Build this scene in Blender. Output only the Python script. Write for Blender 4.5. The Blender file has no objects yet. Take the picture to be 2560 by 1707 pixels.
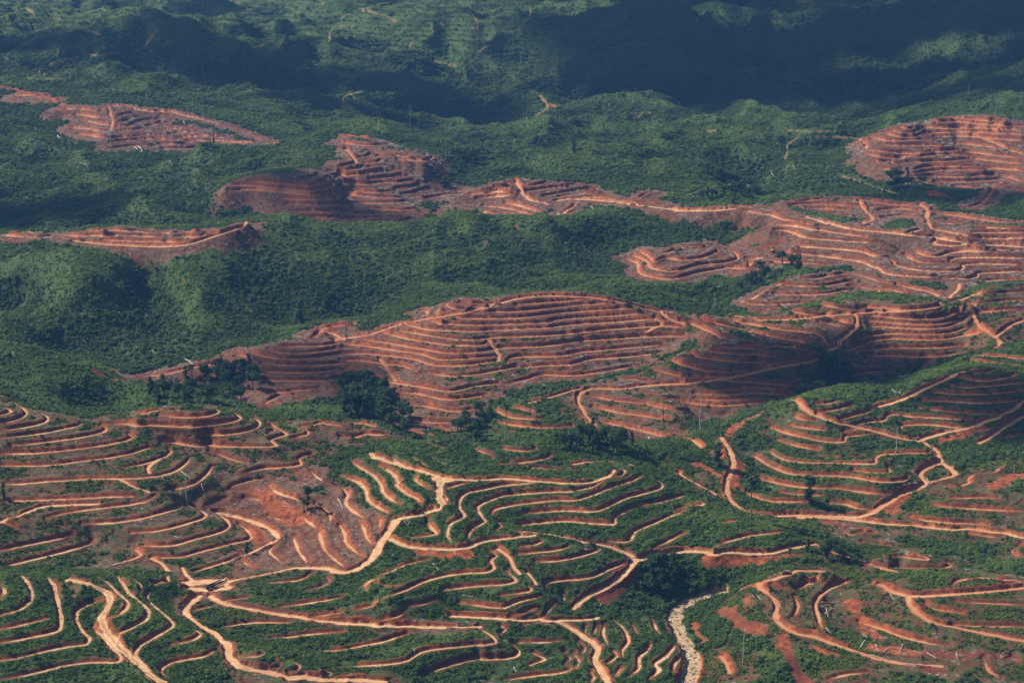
import bpy, bmesh, math, random
import numpy as np
from mathutils import Vector, Matrix
SC = bpy.context.scene
rad = math.radians
QF = 1.0            # terrain mesh fineness
# ------------------------------------------------------------------ camera
H, PITCH, FPX, CX, CY = 500.0, rad(14.2), 5000.0, 1280.0, 853.5
cam = bpy.data.cameras.new('camera'); cam_o = bpy.data.objects.new('camera', cam)
SC.collection.objects.link(cam_o)
cam.sensor_width = 36.0; cam.lens = 36.0 * FPX / 2560.0
cam.clip_start = 1.0; cam.clip_end = 30000.0
cam_o.location = (0, 0, H); cam_o.rotation_euler = (math.pi/2 - PITCH, 0, 0)
SC.camera = cam_o
# ------------------------------------------------------------------ sky, sun, exposure
SUN_EL, SUN_AZ = rad(44), rad(-70)          # azimuth from +y (view direction), negative = to the left
to_sun = Vector((math.sin(SUN_AZ)*math.cos(SUN_EL), math.cos(SUN_AZ)*math.cos(SUN_EL), math.sin(SUN_EL)))
W = bpy.data.worlds.new("World"); SC.world = W; W.use_nodes = True
nt = W.node_tree; bg = nt.nodes['Background']
sky = nt.nodes.new('ShaderNodeTexSky'); sky.sky_type = 'NISHITA'; sky.sun_disc = False
sky.sun_elevation = SUN_EL; sky.sun_rotation = SUN_AZ
nt.links.new(sky.outputs[0], bg.inputs[0]); bg.inputs[1].default_value = 0.052
sl = bpy.data.lights.new('sun', 'SUN'); so = bpy.data.objects.new('sun', sl); SC.collection.objects.link(so)
sl.energy = 4.9; sl.angle = rad(0.53); sl.color = (1.0, 0.93, 0.82)
so.rotation_euler = to_sun.to_track_quat('Z', 'Y').to_euler(); so.location = (-900, 300, 1500)
vs = SC.view_settings; vs.view_transform = 'Standard'; vs.look = 'None'; vs.gamma = 1.0; vs.exposure = 0.82
SC.cycles.volume_bounces = 0
SC.cycles.max_bounces = 6; SC.cycles.diffuse_bounces = 2; SC.cycles.glossy_bounces = 1
SC.cycles.transparent_max_bounces = 12
# ------------------------------------------------------------------ survey of the hills: contour benches, roads, ridges
REG = {1: (0, 0, .36565), 2: (850, 0, .36565), 3: (1700, 0, .36565), 4: (0, 560, .36565), 5: (850, 560, .36565),
       6: (1700, 560, .36565), 7: (0, 1120, .3744), 8: (850, 1120, .3744), 9: (1700, 1120, .3744)}
SURVEY = """
#A g=.95 w=4.2 c=.6
7t55 0,1010 30,960 20,925 0,910
7t52 0,1115 120,1085 210,1020 215,960 180,890 150,860 100,850
7t50 0,1215 150,1180 310,1140
7t47 0,1305 150,1275 300,1245 395,1215 410,1150 395,1060 375,970 360,910 320,868
7t43 0,1420 150,1395 350,1345 500,1320 580,1310 600,1270 555,1230 520,1160 515,1100 560,1060 640,1030 690,1012
7t49 480,920 510,945 500,985
7t39 0,1550 200,1510 400,1460 600,1430 780,1430 810,1395 760,1340 700,1270 640,1220 630,1190
7t47 640,860 720,900 780,960 850,1020 855,1060 800,1110 740,1135
7t43 790,860 830,920 870,980 950,1040 995,1095 970,1150 880,1200 800,1240 790,1290
7t45 890,875 940,915 945,960
7t38 1080,853 1130,860 1100,890 1030,910
7t38 1000,960 985,1010 1050,1080 1120,1130 1160,1180 1110,1220 1020,1270 940,1320 905,1380 940,1430 1010,1490 1060,1530
7t36 1280,1210 1345,1240 1280,1285 1150,1315
7t33 1440,1355 1350,1395 1200,1420 1110,1450 1080,1490 1120,1540
7r48w6.5 470,880,53 600,910 700,960 740,1010 710,1080,46 680,1150 720,1240 800,1330 900,1420 1000,1510,36 1090,1570,33
7k52 0,845,58 200,835,57 400,830,55 600,825,52 850,843,48
#RB g=.5 w=6.5 c=.5
7r28w8 1330,990,28 1230,1080,28 1290,1160,29 1400,1230,30 1510,1310,30 1530,1400,29 1640,1470,28 1900,1520,24 2100,1540,22 2297,1550,20
8r20w6.5 0,1545,20 150,1550 300,1562,17
7r28w13 1240,905,28 1350,893,28 1480,890,28
7r28w13 1260,945,28 1360,950,28 1500,935,28
7r28w5 1400,990,28 1500,1040,27.5 1700,1080,27 1900,1115,26 2100,1145,24.5 2297,1172,23
8r23w5 0,1170,23.5 250,1180 400,1190 600,1195 830,1200 930,1195,20
7r28w6 1380,960,28 1450,920,28 1600,880,29 1800,845,30 1980,803,31 2150,803,32.5 2280,826,34
#A2 g=.9 w=3.6 c=.4
7k33 1180,1130,34 1300,1185,32 1450,1260,33 1600,1300,34 1750,1340,34 1850,1375,33 2000,1430,30 2150,1475,27 2297,1505,24
7t34 1590,1395 1700,1390 1770,1370 1740,1348
7t29 1850,1410 1880,1440 1860,1470
7t27 1930,1415 2000,1450 1990,1485 1930,1500
7t23 2170,1485 2220,1505 2160,1530
#B g=.56 w=4 c=.38
4t85 0,1310 40,1300 75,1285 60,1265 0,1255
4t81 0,1365 100,1345 170,1315 185,1290 150,1255 60,1215 0,1205
4t77 0,1412 150,1395 270,1370 325,1345 325,1320 280,1300 180,1265 110,1240
4t73 0,1468 150,1450 300,1430 450,1400 540,1380 560,1365
4t69 80,1520 250,1500 450,1475 600,1450 700,1425 730,1400 690,1385
7t65 0,42 200,38 371,24 600,-3 740,-26 850,-50 890,-72 860,-92
7t60 0,120 150,120 350,115 500,95 700,70 850,45 950,15 1000,0
7t57 820,135 950,110 1050,80 1120,50 1145,20 1130,0
7r58w4 1000,168,55 990,130,56 1050,80,57
7t55 0,245 150,240 300,225 430,218 600,208 800,205 950,200 1080,185 1180,150 1250,100 1275,65
7t51 1000,298 1100,298 1230,265 1330,220 1390,170 1420,125
7r53w3 800,207,55 900,260,53 1000,297,51
7t49 45,355 250,350 500,340 700,328 900,325
7r47w5 0,497,46 100,465 200,420 300,390 500,378 650,373,47.5
7t45 310,470 420,440 600,410 800,390 950,365 1010,340 1040,320
7t41 550,510 750,500 950,470 1100,430 1200,400 1220,370 1180,340
7t37 880,570 1050,555 1200,520 1330,480 1380,450 1330,410 1280,390
7t33 950,652 1150,652 1300,610 1450,570 1530,530 1520,490 1460,440
7t29 1020,730 1200,730 1350,690 1550,640 1660,615 1680,590 1640,540 1600,510
7t26 1290,830 1400,795 1500,765 1600,725
7t35 0,690 150,655 300,625 420,600 480,590
7t30 0,800 200,750 400,700 550,660 610,640 620,620
7t28 640,815 750,780 870,750 940,715 920,690 890,670
7t41 20,500 90,520 120,545
7r30w3.5 1010,735,30 1080,770 1130,830,28
7r29w3.5 1220,800 1240,840 1290,890
#B2 g=.52 w=4 c=.2
4t78 930,1308 1050,1280 1200,1255 1330,1248 1380,1250
4t76 1090,1310 1250,1325 1380,1320 1470,1300 1500,1280 1460,1262
4t70 700,1372 900,1372 1100,1382 1300,1388 1450,1375 1580,1355 1645,1330 1610,1300 1550,1275 1510,1262
4t64 1370,1448 1550,1440 1680,1420 1760,1390 1775,1355 1720,1320 1660,1290 1630,1278
4t58 1100,1485 1300,1515 1500,1520 1700,1525 1820,1525 1890,1515 1850,1480 1900,1460 1960,1440 1920,1410 1870,1380 1800,1340 1780,1330
4t61 1840,1425 1885,1410 1850,1380
4t58 2000,1465 2090,1445 2110,1420 2060,1400
4t59 2050,1390 2150,1375 2200,1362 2352,1385
7t49 1640,170 1750,140 1900,130 2010,110 2000,70 2080,45
7t52 1400,20 1550,80 1640,100
7t44 1540,280 1560,255 1650,225 1760,205
7t38 1380,390 1450,360 1520,330
4k60 1700,1292,64 1950,1300,60 2200,1345,58
5t57 0,1345 100,1362 180,1368 245,1385 200,1355
5t52 0,1460 100,1460 170,1440 300,1440 380,1455
5k56 0,1340,56 150,1345,54 300,1400,48 450,1500,44
#RED g=.1 w=4.2 c=.75
7t44 1800,250 1850,300 1950,330 2050,370 2110,395
7t48 2080,160 2150,220 2230,250 2297,280
7r32w5 1430,430,34 1500,440 1650,480 1800,540 1860,600,30
7t39 1640,330 1700,340 1760,360
7t33 1800,455 1880,480 1930,480
7t36 2020,460 2080,510 2120,540
7t40 2150,390 2200,440 2210,500
7t31 1960,590 1990,680 2040,750 2060,780
7t29 1850,640 1800,690 1850,740 1890,770
7t27 1620,745 1650,780 1700,800
7r31w4 1850,610,31 1760,660,29 1640,720,27
7p40w22 1700,300 1900,420 2000,480
7p36w18 1560,440 1700,560 1750,640
#REDO g=.12 w=4.6 c=.35
7t36 2130,540 2140,600 2170,680 2230,740 2297,790
8t38 0,515 30,570 40,630 90,680 150,725
8t41 130,480 160,540 180,600 215,640
8t45 250,460 270,480 260,545
8t42 0,270 50,300 40,370 80,420 160,465
#D g=.93 w=4 c=.58
8r58w4.5 210,45,60 300,85 450,130 600,175 700,205,58
8r56w4 700,205,58 900,215 1100,205,56 1350,225,54 1550,238,52.5 1700,225,52 1800,185,52 1830,150,52
8r52w7 690,200,58 660,260,56.5 665,340,54 690,390,52 600,430,50 450,460,48 380,480,47 330,550,44.5 280,620,42 230,720,38.5 150,790,36 50,830,34 -40,826,34
8r58w12 650,205,58 720,212,58
8t56 720,268 800,245 850,235
8t54 1300,235,54 1100,250 950,280 850,300 805,340 800,400 830,455,50 740,510 720,580 750,640,42.5
8t50 1790,200,50 1700,255 1550,290 1400,295 1250,305 1100,320 990,355 920,400,47 950,460 970,490 900,530 870,560 860,610,41.5
8t46 2020,185 1950,220 1800,270 1700,310 1580,350 1450,350 1300,365 1150,385 1040,410 1020,440
8t42 2120,215 2150,240 2140,270 2050,300 1900,340 1800,390 1700,425 1550,420 1400,425 1230,440
8t37 1190,520 1350,500 1500,490 1700,505 1830,510 1840,460 1900,430 1970,395
8t36 2000,385 2100,370 2297,320
8t31 1790,625 1930,625 1970,560 2050,525 2170,475 2297,420
8t27 2100,670 2200,620 2297,570
9t35 -20,410 100,385 160,375 130,350
9t28 220,665 300,630 450,590 600,570 690,560
9t32 280,500 340,490 380,485
8t50 80,90 130,130 230,190 275,250 290,300 350,350 400,380
8t54 260,120 350,170 390,230 380,250 450,310 520,340 555,395
8t46 0,185 120,230 170,280 190,350 260,400 330,435
8t57 500,180 510,220 570,260 610,275
8t59 480,60 530,90 590,128
8t60 350,55 380,90 440,115
8t55 690,300 715,340 710,385
8t44 480,600 560,590 640,575 600,520 590,470
8t42 1050,545 1080,520 1060,495
8t40 1180,548 1220,580 1150,600
8r38w5.5 1230,560,38.5 1400,580,37.5 1600,620,34 1800,660,29 1900,700,26 1970,750,24 1900,840,21 1800,920,18.5 1680,980,16 1600,1030,15 1550,1085,13
8r39w5 1290,585,39 1150,600,39 950,625,40 850,665,40 700,675,40 500,665,40 400,640,41 340,610,42
8r23w5 1970,750,24 2150,715,23 2297,690,22
9r22w5 0,692,22.5 200,697 450,705 600,703 750,665 900,643,21
8k60 250,28,61 500,40,60 700,95,58 900,165,56 1100,185,55
#DP g=.8 w=3.6 c=.3
8t52 1090,5 1200,20 1300,15 1310,0
8t48 1080,110 1250,95 1380,70 1410,50
8r44w4 930,112,46 1100,120,45 1300,137,44 1500,155,43 1600,150,43
8r46w4.5 1560,110,46 1650,95 1750,95 1900,105 1960,125,45
8t51 900,5 1000,45 1030,70
8t50 1830,130 1900,150 1880,185 1800,200
8t50 1560,180 1640,200 1700,212
8p45w9 1350,175 1450,180
5k55 1000,1530,54 1200,1508,55 1400,1512,53
#C g=.76 w=3.8 c=.42
8t38 260,850,37 340,825 420,790 500,765 580,745
8t35 310,850 220,880 170,910 170,950
8t35.5 1000,690 1050,720 1010,750 1030,800 980,830 850,835 700,855 600,880 500,920 400,965 300,995
8t31 1110,820 1170,870 1170,895 1100,910 950,920 800,935 700,950
8t28 1260,920 1280,950 1200,970 1080,985
8t25 1340,990 1200,1025 1080,1070 950,1055 800,1035
8t22 1310,1070 1200,1110 1130,1135
8t28 640,1020 550,1045 450,1060
8t30 230,1020 210,1055 100,1085
8t26.5 430,1075 420,1110 330,1140 260,1158
8t38 1210,660 1300,645 1360,620 1340,600
8t35 1180,710 1400,690 1520,665 1540,645
8t31 1310,760 1450,755 1600,725 1700,695 1740,675 1700,665
8t24 1370,930 1390,900 1500,885 1680,865 1800,810 1920,765
8t16 1500,1015 1490,970
8r30w3.5 1050,670,37 1130,730 1160,790 1200,840,32
8r26w3.5 1250,830,30 1290,880 1310,910,28
8t17 930,1195,20 960,1220 1020,1260 1040,1300 950,1315 750,1330 550,1360 450,1420 300,1445 0,1460
7t24 1430,1210 1550,1185 1700,1165 1930,1165
7t22 1650,1275 1900,1265 2100,1240 2297,1225
7t26 1300,1085 1400,1060 1450,1045
7t19 2030,1360 2270,1350 2420,1320 2570,1290 2720,1240
7t27 2090,1130 2200,1110 2270,1100
7t31 1800,900 1980,885 2050,860 2090,830
7t30 2050,950 2150,925 2200,890 2190,865
7t28 1500,1020 1600,1005 1650,1000
7t28 1880,1060 2100,1030 2297,995
8t12 1150,1310 1200,1350 1170,1395 1050,1410 900,1410 750,1450 620,1490 550,1530
8t8 1510,1450 1550,1470 1480,1500 1300,1520 1100,1550
8p34w14 550,700 700,720 850,710
8p16w16 1750,1000 1850,920 1950,830
8p22w14 250,900 330,920 380,930
8k2 2150,900,5 2050,1000,5
#LOW g=.8 w=3.6 c=.6
8r14w4.5 740,1120,22 900,1130,21 1100,1140,20 1300,1150,18 1500,1150,16 1650,1145,14.5 1720,1135,14
8r10w6 1450,1155,16 1520,1190,14 1600,1240,12 1660,1280,10 1720,1340,9 1700,1420,8 1740,1480,7 1790,1567,5
8t12 1650,1180 1640,1230 1660,1265
8t11 1770,1170 1760,1240 1790,1310
8t9 1830,1150 1900,1210 1930,1290 1890,1350 1890,1390
8t7 2080,1310 2050,1360 2000,1400 2000,1470 1930,1530
8t6w6 2240,1320 2180,1390 2110,1440 2130,1480 2080,1540
8t9 1500,1360 1540,1400 1510,1440
8t18 1080,1190 1110,1210 1070,1245
8t13 1200,1300 1400,1295 1500,1285
8t10 1290,1370 1370,1410 1270,1450
8t8 2090,1145 2110,1200 2140,1240
8t19 1370,1130 1400,1080 1440,1035
8t7 1680,1500 1700,1530 1680,1560
#RIV g=.7 w=8 c=.5
9w0w14 290,958,4 200,975,3.6 120,1005,3.2 40,1030,2.8 -10,1075,2.5 -40,1130,2.2 -35,1185,2 -10,1240,1.7 15,1275,1.5 40,1320,1.2 70,1380,1 80,1430,.8 75,1490,.5 50,1540,.2 20,1590,-.2
#Y g=.57 w=4.2 c=.2
9r24w5 2297,930,24 2100,955,24 1900,970,24 1700,985,23 1530,988,22.5 1400,950,23.5 1330,905,24
9r18w5 1530,990,22.5 1530,1040,21 1590,1110,19 1680,1160,17.5 1800,1190,16 2000,1230,15 2200,1270,14 2297,1290,13
9t27 2297,890 2200,880 2000,868 1860,885 1830,915
9t22 1850,1025 2000,1035 2297,1045
9t18.5 1640,1030 1700,1075 1890,1105
9t14.5 1820,1180 2000,1190 2297,1190
9t10 1200,1160 1350,1210 1500,1265 1700,1310 1800,1320
9r22w5 540,940,24 620,1000,22.5 650,1060,21 640,1140,19 700,1200,17 780,1240,15.5 900,1260,14 1000,1300,12.5 1150,1350,11 1300,1400,10 1500,1440,9.5 1740,1455,9
9r26w5 540,940,24 530,905,25 640,870,26 740,835,26.5 850,822,27 1010,825,26
9p24w9 620,900 700,940
9p22w11 450,920 540,905
9p14w14 280,1080 350,1120 420,1180 550,1200
9p10w12 700,1270 700,1340 760,1440 830,1560
9p6w8 90,1170 130,1250 160,1290
9p9w16 1620,1460 1720,1490
9p12w14 900,1340 1000,1370
9p14w14 1150,1050 1220,1180 1300,1260
9p8w14 1300,1330 1600,1370 1900,1380 2200,1400
9t18 770,950 860,910 960,830
9t19 770,990 790,1060 770,1120
9t18w5 1330,870 1250,880 1100,900 1000,940 920,1010 905,1060 930,1150 950,1210
9t21 430,1000 440,1040 470,1050
9t20 1360,960 1290,900
9k24 1000,850,27 1150,860,26 1240,850,25
9k9 980,1050,12 970,1150,9
9k27 1300,870,27 1850,865,29 2297,865,30
9r5w3 270,1390 310,1440 330,1500
9t9 2030,1400 2060,1480 2130,1530
9t9 2220,1380 2260,1440
9t9 960,1555 1100,1515 1250,1500
#Z g=.57 w=3.6 c=.25
9t22 1340,720 1400,705 1500,705 1620,720 1660,745 1560,735 1420,728
9t17 1420,800 1600,805 1750,805 1810,785 1790,765
9r18w5 900,640,21 1000,690,19 1150,740,16 1300,790,13 1450,830,11
9r12w4.5 790,465,14 950,465,14 1200,485,14 1400,510,14 1550,515,14 1700,535,13.5 1950,545,13.5 2100,560,13.5 2297,600,14
9t22 1690,380 1800,395 2000,410 2297,425
9t18 1540,465 1650,485 1800,500 2050,515
9t26 1790,340 2000,330 2120,335
9t27 1740,255 1850,260 1930,235 1930,200 2000,160
9t31 2050,160 2100,160 2150,120
9p33w20 2120,240 2220,190 2297,190
9t11 1930,570 2050,590 2160,595
9t9 1220,630 1400,655 1600,690
9t12 1060,540 1140,580 1220,560
9t10 2260,740 2220,690 2290,640
9r24w4.5 -10,170,28 40,205,27 120,250,25 200,290,23.5 260,330,21
9p8w12 820,720 700,730 450,760 200,740
9p12w12 1000,500 1150,540 1300,560
#M g=.66 w=3.6 c=.22
6r50w5 740,1205,56 800,1210,56 850,1270,54 950,1320,51 1100,1365,47 1300,1410,42 1500,1465,37 1650,1490,34 1700,1520,32 1770,1559,29
6t55 930,1235 1040,1225 1070,1210
6t52 940,1290 1050,1275 1130,1255 1190,1235
6t48 1090,1340 1200,1310 1290,1285 1310,1260
6t43 1200,1375 1300,1355 1400,1345 1430,1305 1550,1315 1800,1330 2000,1340
6t39 1525,1410 1520,1380 1700,1372 1850,1390 2000,1395
6t44 740,1380 850,1395 980,1410
6t47 780,1320 850,1340 920,1350
6t40 620,1390 720,1430 850,1460 1000,1490 1120,1490 1140,1455 1250,1445 1330,1430
6t36 670,1480 800,1520 950,1550
9t36 590,20 700,80 850,98 1000,98 1150,105 1300,105 1310,70 1350,45 1500,35 1680,30
9t35 0,-300
9t31 420,30 520,70 600,120 720,170 850,182 1000,185 1150,195 1300,222 1450,225 1520,210 1530,185
9t32 1160,150 1280,165 1400,165 1390,125
9t26 530,205 650,235 800,262 950,270 1060,270
9t25 1060,270 1150,285 1300,305 1390,310
9t21 400,285 500,325 600,355 750,360 850,360
9t19 1000,370 1100,375 1180,400 1290,415
9r20w6 280,-60,42 320,0,39 350,80,34 350,130,31 330,180,28 310,260,24 330,340,20.5 400,410,17 480,440,15.5 600,455,14.5 800,450,14 1000,455,14.5 1200,460,15 1320,410,17 1420,340,20 1560,280,23 1640,240,24 1600,180,26 1650,130,28 1740,95,29 1700,0,32.5
9r27w5.5 1740,95,29 1820,150,28 1840,180,27 1760,210,26 1670,232,25
9p35w14 320,-40 250,20 270,60
9p20w14 1500,330 1400,400 1450,420
9p34w14 400,110 350,200 380,260
6p50w12 620,1260 400,1370 330,1450
9p30w8 100,100 200,150 260,190
6k58 740,1195,57 950,1188,58 1100,1210,56 1300,1245,50
6r40w5 0,1450,40 80,1475 150,1530,36
#N g=.78 w=3.2 c=.25
6r55w5 1360,1250,47 1500,1210,50 1650,1140,55 1800,1070,60 1920,1015,64 2050,990,67
6t64 2010,1025 2090,1020 2150,1000
6t61 1910,1050 2050,1075 2200,1060 2300,1030
6t57 1850,1110 1950,1120 2150,1105 2352,1085
6t53 1710,1150 1900,1165 2100,1165 2352,1140
6t49 1650,1205 1850,1215 2050,1225 2352,1205
6t45 1630,1260 1850,1285 2050,1300 2230,1295
6r40w6 1650,1475,34 1800,1430,35.5 1950,1400,37 2150,1330,40 2280,1270,43 2352,1210,46
6r38w4 2050,1500,33 2150,1440,36 2250,1370,38 2352,1310,41
6t33 2200,1460 2280,1450 2352,1440
6t55 1980,930 2150,960 2352,985
6t58 1960,900 2150,905 2352,925
6k60 2150,862,61 2352,870,62
6p38w12 1800,1480 2000,1420 2100,1400
#J g=.52 w=4 c=.1
6r65w5 0,610,66 150,618,65 300,625,64 450,648,61 600,660,60 750,655,61 900,640,63 1050,625,65 1200,612,66 1400,603,68 1600,590,70 1720,575,71 1790,555,72 1770,540,72.5
6r76w5 1880,540,74 1940,515,75 2050,475,76 2200,420,78 2352,408,78
6t71 960,545 1050,570 1180,585
6t71 1280,570 1400,580 1600,585
6t67 750,595 850,615 950,635
6t61 1000,640 1100,665 1180,690
6t62 1250,620 1400,640 1600,652 1750,648 1850,625 1900,590 1960,555 1970,570
6t56 1280,700 1450,710 1650,720 1800,710 1900,685 1960,650 1990,615
6t48 1120,870 1230,845 1320,800 1450,785 1650,795 1850,785 2000,755 2080,735
6t38 1280,905 1500,905 1700,912 1950,890
6t32 1180,1030 1300,1015 1400,1005
6t28 1270,1110 1400,1090 1480,1075
6t26 970,1140 1200,1140
6t36 1110,930 1220,930
6r57w5.5 1200,620,65 1210,690,62 1170,740,60 1120,780,58 1070,840,54 960,885,52 975,915,51 850,950,49 650,985,46 450,1030,42 300,1060,40 100,1085,38 -40,1097,37
5r30w6 2325,1090,37.5 2100,1105,36.5 1900,1130,35 1720,1125,34 1640,1160,32.5 1630,1220,30 1680,1310,26 1740,1390,22 1710,1435,20
6r68w4.5 1960,555,71 2000,610,67 2040,690,62 2120,750,58 2190,810,54 2150,860,52
6r60w4.5 2160,775,57 2250,700,61 2352,655,64
6t66 2040,610 2200,590 2352,585
6t61.5 2090,685 2200,665 2300,640
6t70 1990,555 2200,530 2352,525
6t74 2000,490 2200,475 2352,465
6k75 850,560,72 1050,525,75 1250,508,76 1500,505,76 1720,525,74
6k22 1700,1000,26 1500,1040,24 1300,1170,20
6p30w8 1180,950 1220,1000 1280,960
6t52 2250,800 2352,795
#I g=.35 w=4 c=.18
6t57 0,665 100,695 250,760 290,800
6t53 120,650 300,690 450,730 600,765 800,800 880,825
6t57 330,650 500,690 700,725 900,745 970,770 1010,830
6t61 950,665 1050,690 1150,720
6t50 560,600 650,640 700,650
6k60 1600,590,69
#K g=.46 w=3.8 c=.1
6k62 60,868,56 200,825,60 500,785,63 800,800,61 950,868,55
6t58 430,825 600,832 750,855 850,855 870,840
6t54 170,865 300,885 500,895 700,910
6t50 60,885 130,910 250,930 400,942 600,950
6t45 -65,925 0,960 150,1000 300,1015 430,1012
5t42 2120,985 2200,1010 2352,1050
5t37.5 1900,1060 2000,1065 2100,1075
5t34.5 2040,1140 2180,1180 2352,1210
5t32 1700,1170 1850,1205 2050,1225 2200,1255 2352,1285
5t28 1730,1250 1900,1290 2050,1310 2250,1340
5t22 1760,1345 2000,1400 2200,1450 2300,1470
6t38 250,1070 550,1090 800,1105
6t32 100,1160 300,1170 500,1155 650,1165 750,1178
6t27 0,1215 150,1235 300,1245 450,1230 600,1220
6t23 0,1280 80,1295
6k18 300,1330,17 100,1400,16
5k18 2100,1500,15 1900,1520,15
#L g=.7 w=3.6 c=.1
5t26 1060,1270 1150,1320 1300,1335 1380,1330
5t22 1080,1360 1250,1385 1450,1395 1580,1385
5t18 1060,1430 1300,1455 1500,1470
5t30 1180,1250 1280,1275 1340,1305
5k30 1050,1245,29 1200,1240,31
5t17 620,1440 680,1475 760,1520 820,1545
5p17w12 700,1400 750,1420
5p16w14 620,1500 700,1535
5r34w4 1280,1230,31 1400,1195,33 1550,1150,34 1640,1125,34.5
#E g=.36 w=4.2 c=.15
5r70w5 -60,800,42 0,790,45 200,760,50 400,690,59 600,650,65 800,615,69 1000,570,74 1150,525,78 1280,500,80 1450,492,80 1650,497,79 1850,520,76 2000,555,72.5 2080,580,70 2200,603,67.5 2352,610,66
5t78 830,520 900,545 1000,552 1100,545 1160,528
5t75 760,525 730,550 760,575 840,590
5t77 820,540 880,565 990,570
5t76 1210,553 1400,538 1600,525 1700,515
5t72 960,603 1150,603 1300,592 1500,570 1700,552 1850,545
5t68 790,645 1000,650 1200,645 1350,630 1550,605 1800,592 2000,572
5t64 580,655 720,685 900,695 1100,688 1400,678 1500,655 1700,640 1900,628 2060,612
5t60 450,690 600,725 750,730 900,737 1100,728 1400,712 1600,690 1850,675 2050,660 2150,650 2160,630
5t56 400,730 550,755 700,780 850,795 1000,785 1150,775 1400,765 1600,750 1800,725 2000,712 2200,700 2352,712
5t53 300,745 450,785 600,810 750,830 900,832 990,828 1020,795
5t49 150,790 350,820 550,855 700,880 850,885 1000,872 1100,850 1300,845 1500,825 1650,800 1850,790 2050,775 2352,770
5t45.5 0,820 200,840 400,870 550,890 650,925 750,930 900,920 1060,905
5t42.5 0,890 150,888 350,905 500,925 570,945 650,970 850,968 1000,950 1080,940
5t43.5 1140,945 1180,915 1300,908 1500,905 1630,880 1800,865 2000,845 2200,830
5t38.5 0,935 150,935 300,960 420,970 520,1005
5t38.5 600,1020 750,1042 900,1035 1050,1010 1180,985 1210,970
5t39 1250,985 1400,970 1580,965 1700,930 1900,915 2100,895 2200,880
5t33 0,1065 50,1040 100,1020 160,1045 350,1085 550,1115 750,1148 900,1115 1080,1090
5t33 1160,1090 1300,1060 1370,1035 1600,1038 1800,1010 2050,970
5t28 420,1155 550,1165 700,1200 850,1195 1000,1170
5t24 470,1235 600,1250 750,1280 850,1278 900,1265
5t18 490,1345 650,1360 780,1360
5r50w5 1020,795,53 1050,850,49.5 1090,900,45 1080,940,42
5r40w4 270,920,43 320,990,37 380,1075,32
5r60w4 2150,650,60 2200,680,57.5 2100,740,53
5r60w4 2200,605,67 2250,650,62 2352,690,58
5t71 700,560 660,610 690,640
5t62 560,590 600,610 580,640
5k76 860,505,76 700,530,71 560,590,63 300,650,56 0,660,52
5p30w12 560,1180 650,1260
5p20w14 500,1420 600,1440
#EL g=.15 w=4 c=0
4t48.5 1920,840 2050,838 2200,835 2300,815
4t45.8 1830,860 1900,880 2050,885 2200,872 2300,850
4t43 1720,880 1800,905 1950,925 2100,922 2325,892
4t39 1790,955 2000,970 2200,965 2352,950
4t35 1760,1005 1950,1018 2150,1015 2300,1000
4t31 1740,1065 1950,1072 2200,1072 2352,1063
4t26 1760,1150 1900,1155 2050,1140 2180,1130
4t22 1800,1240 1900,1180 2000,1170
4k45 1820,835,47 1650,885,42 1450,960,37 1250,1000,34
4t41 1620,890 1680,910 1700,930
4r32w5 560,1012,30 640,995,31 750,1030,30 870,1060,29 1000,1050,30 1120,1030,31 1250,1000,33 1500,945,38
4p30w9 650,1010 760,1050 880,1075
4p20w14 1760,1270 1900,1220
4t52 2352,690 2260,700 2200,730 2140,780
4r50w5 2352,800,44 2250,740,47 2180,735,48
4p46w12 2120,790 2230,720 2330,670
#O g=.2 w=4.4 c=.45
6r85w5 1000,-10,88 1150,35,86 1400,60,85 1600,80,84 1750,100,83 1900,120,82.5 2000,140,82 2352,158,82
6t82 660,10 800,20 1000,55 1150,75 1300,95
6t77.5 620,40 750,55 850,95 1000,110 1200,125 1350,130
6t72 780,150 950,165 1150,180 1250,195 1320,220 1430,240
6t64 660,195 800,208 950,220 1080,238 1250,265 1300,290 1360,310 1400,340 1500,355 1700,365 1750,362
6t60 450,248 560,245 700,265 850,270 1000,280
6t68 1540,210 1570,240 1650,265 1780,270
6t72 1600,190 1680,220 1770,225 1850,200 1950,190 2100,185 2352,188
6t68 1850,265 1850,245 1930,235 2100,230 2352,235
6t67 1440,245 1490,290 1600,315 1750,325 1900,325 1940,295 1920,285 2050,275 2352,280
6t62 1780,370 1950,378 2030,365 2040,340 2150,335 2352,325
6t58 2050,395 2200,385 2352,382
6t78 1750,110 1740,140 1830,150 2000,150
6t86 1550,65 1620,45 1700,35 1900,70 2050,105
6t90 1950,10 2150,30 2352,35
6t87.5 2000,60 2200,62 2352,60
6t85.5 2050,100 2200,105 2352,95
6p75w12 600,150 680,110
6k88 500,-10,84 640,0,87 800,-10,88
#P g=.3 w=3.8 c=.3
6k66 720,385,62 850,345,66 1050,322,67 1250,335,66
6t62 830,375 950,372 1050,350 1150,342 1250,355 1330,385 1420,410
6t58 720,420 850,428 1000,425 1080,410 1180,390
6t54.5 640,480 800,488 1000,480 1100,460 1200,450
6t51 420,535 500,550 650,552 800,545 950,540
6r56w3.5 720,400,60 600,450,56 500,510,52.5 420,535,51
6t57 1160,425 1300,445 1450,480 1600,500
6t60 1350,440 1450,455 1600,490
6t61 1480,415 1600,445 1700,465 1780,500 1840,515
6r62w4 1910,410,62 1900,450,63 1840,510,66
#Q g=.06 w=4.2 c=.2
6k62 -80,150,59 20,128,62 100,138,61
6t60.5 -150,200 -80,198 0,165 80,155 160,148
6t57 -280,185 -200,235 -180,265 -100,235 0,250 150,235 260,190 250,170 200,150
6t52.5 -330,215 -220,260 -215,290 -140,320 0,320 150,280 300,268 400,240 370,195 320,185
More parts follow.
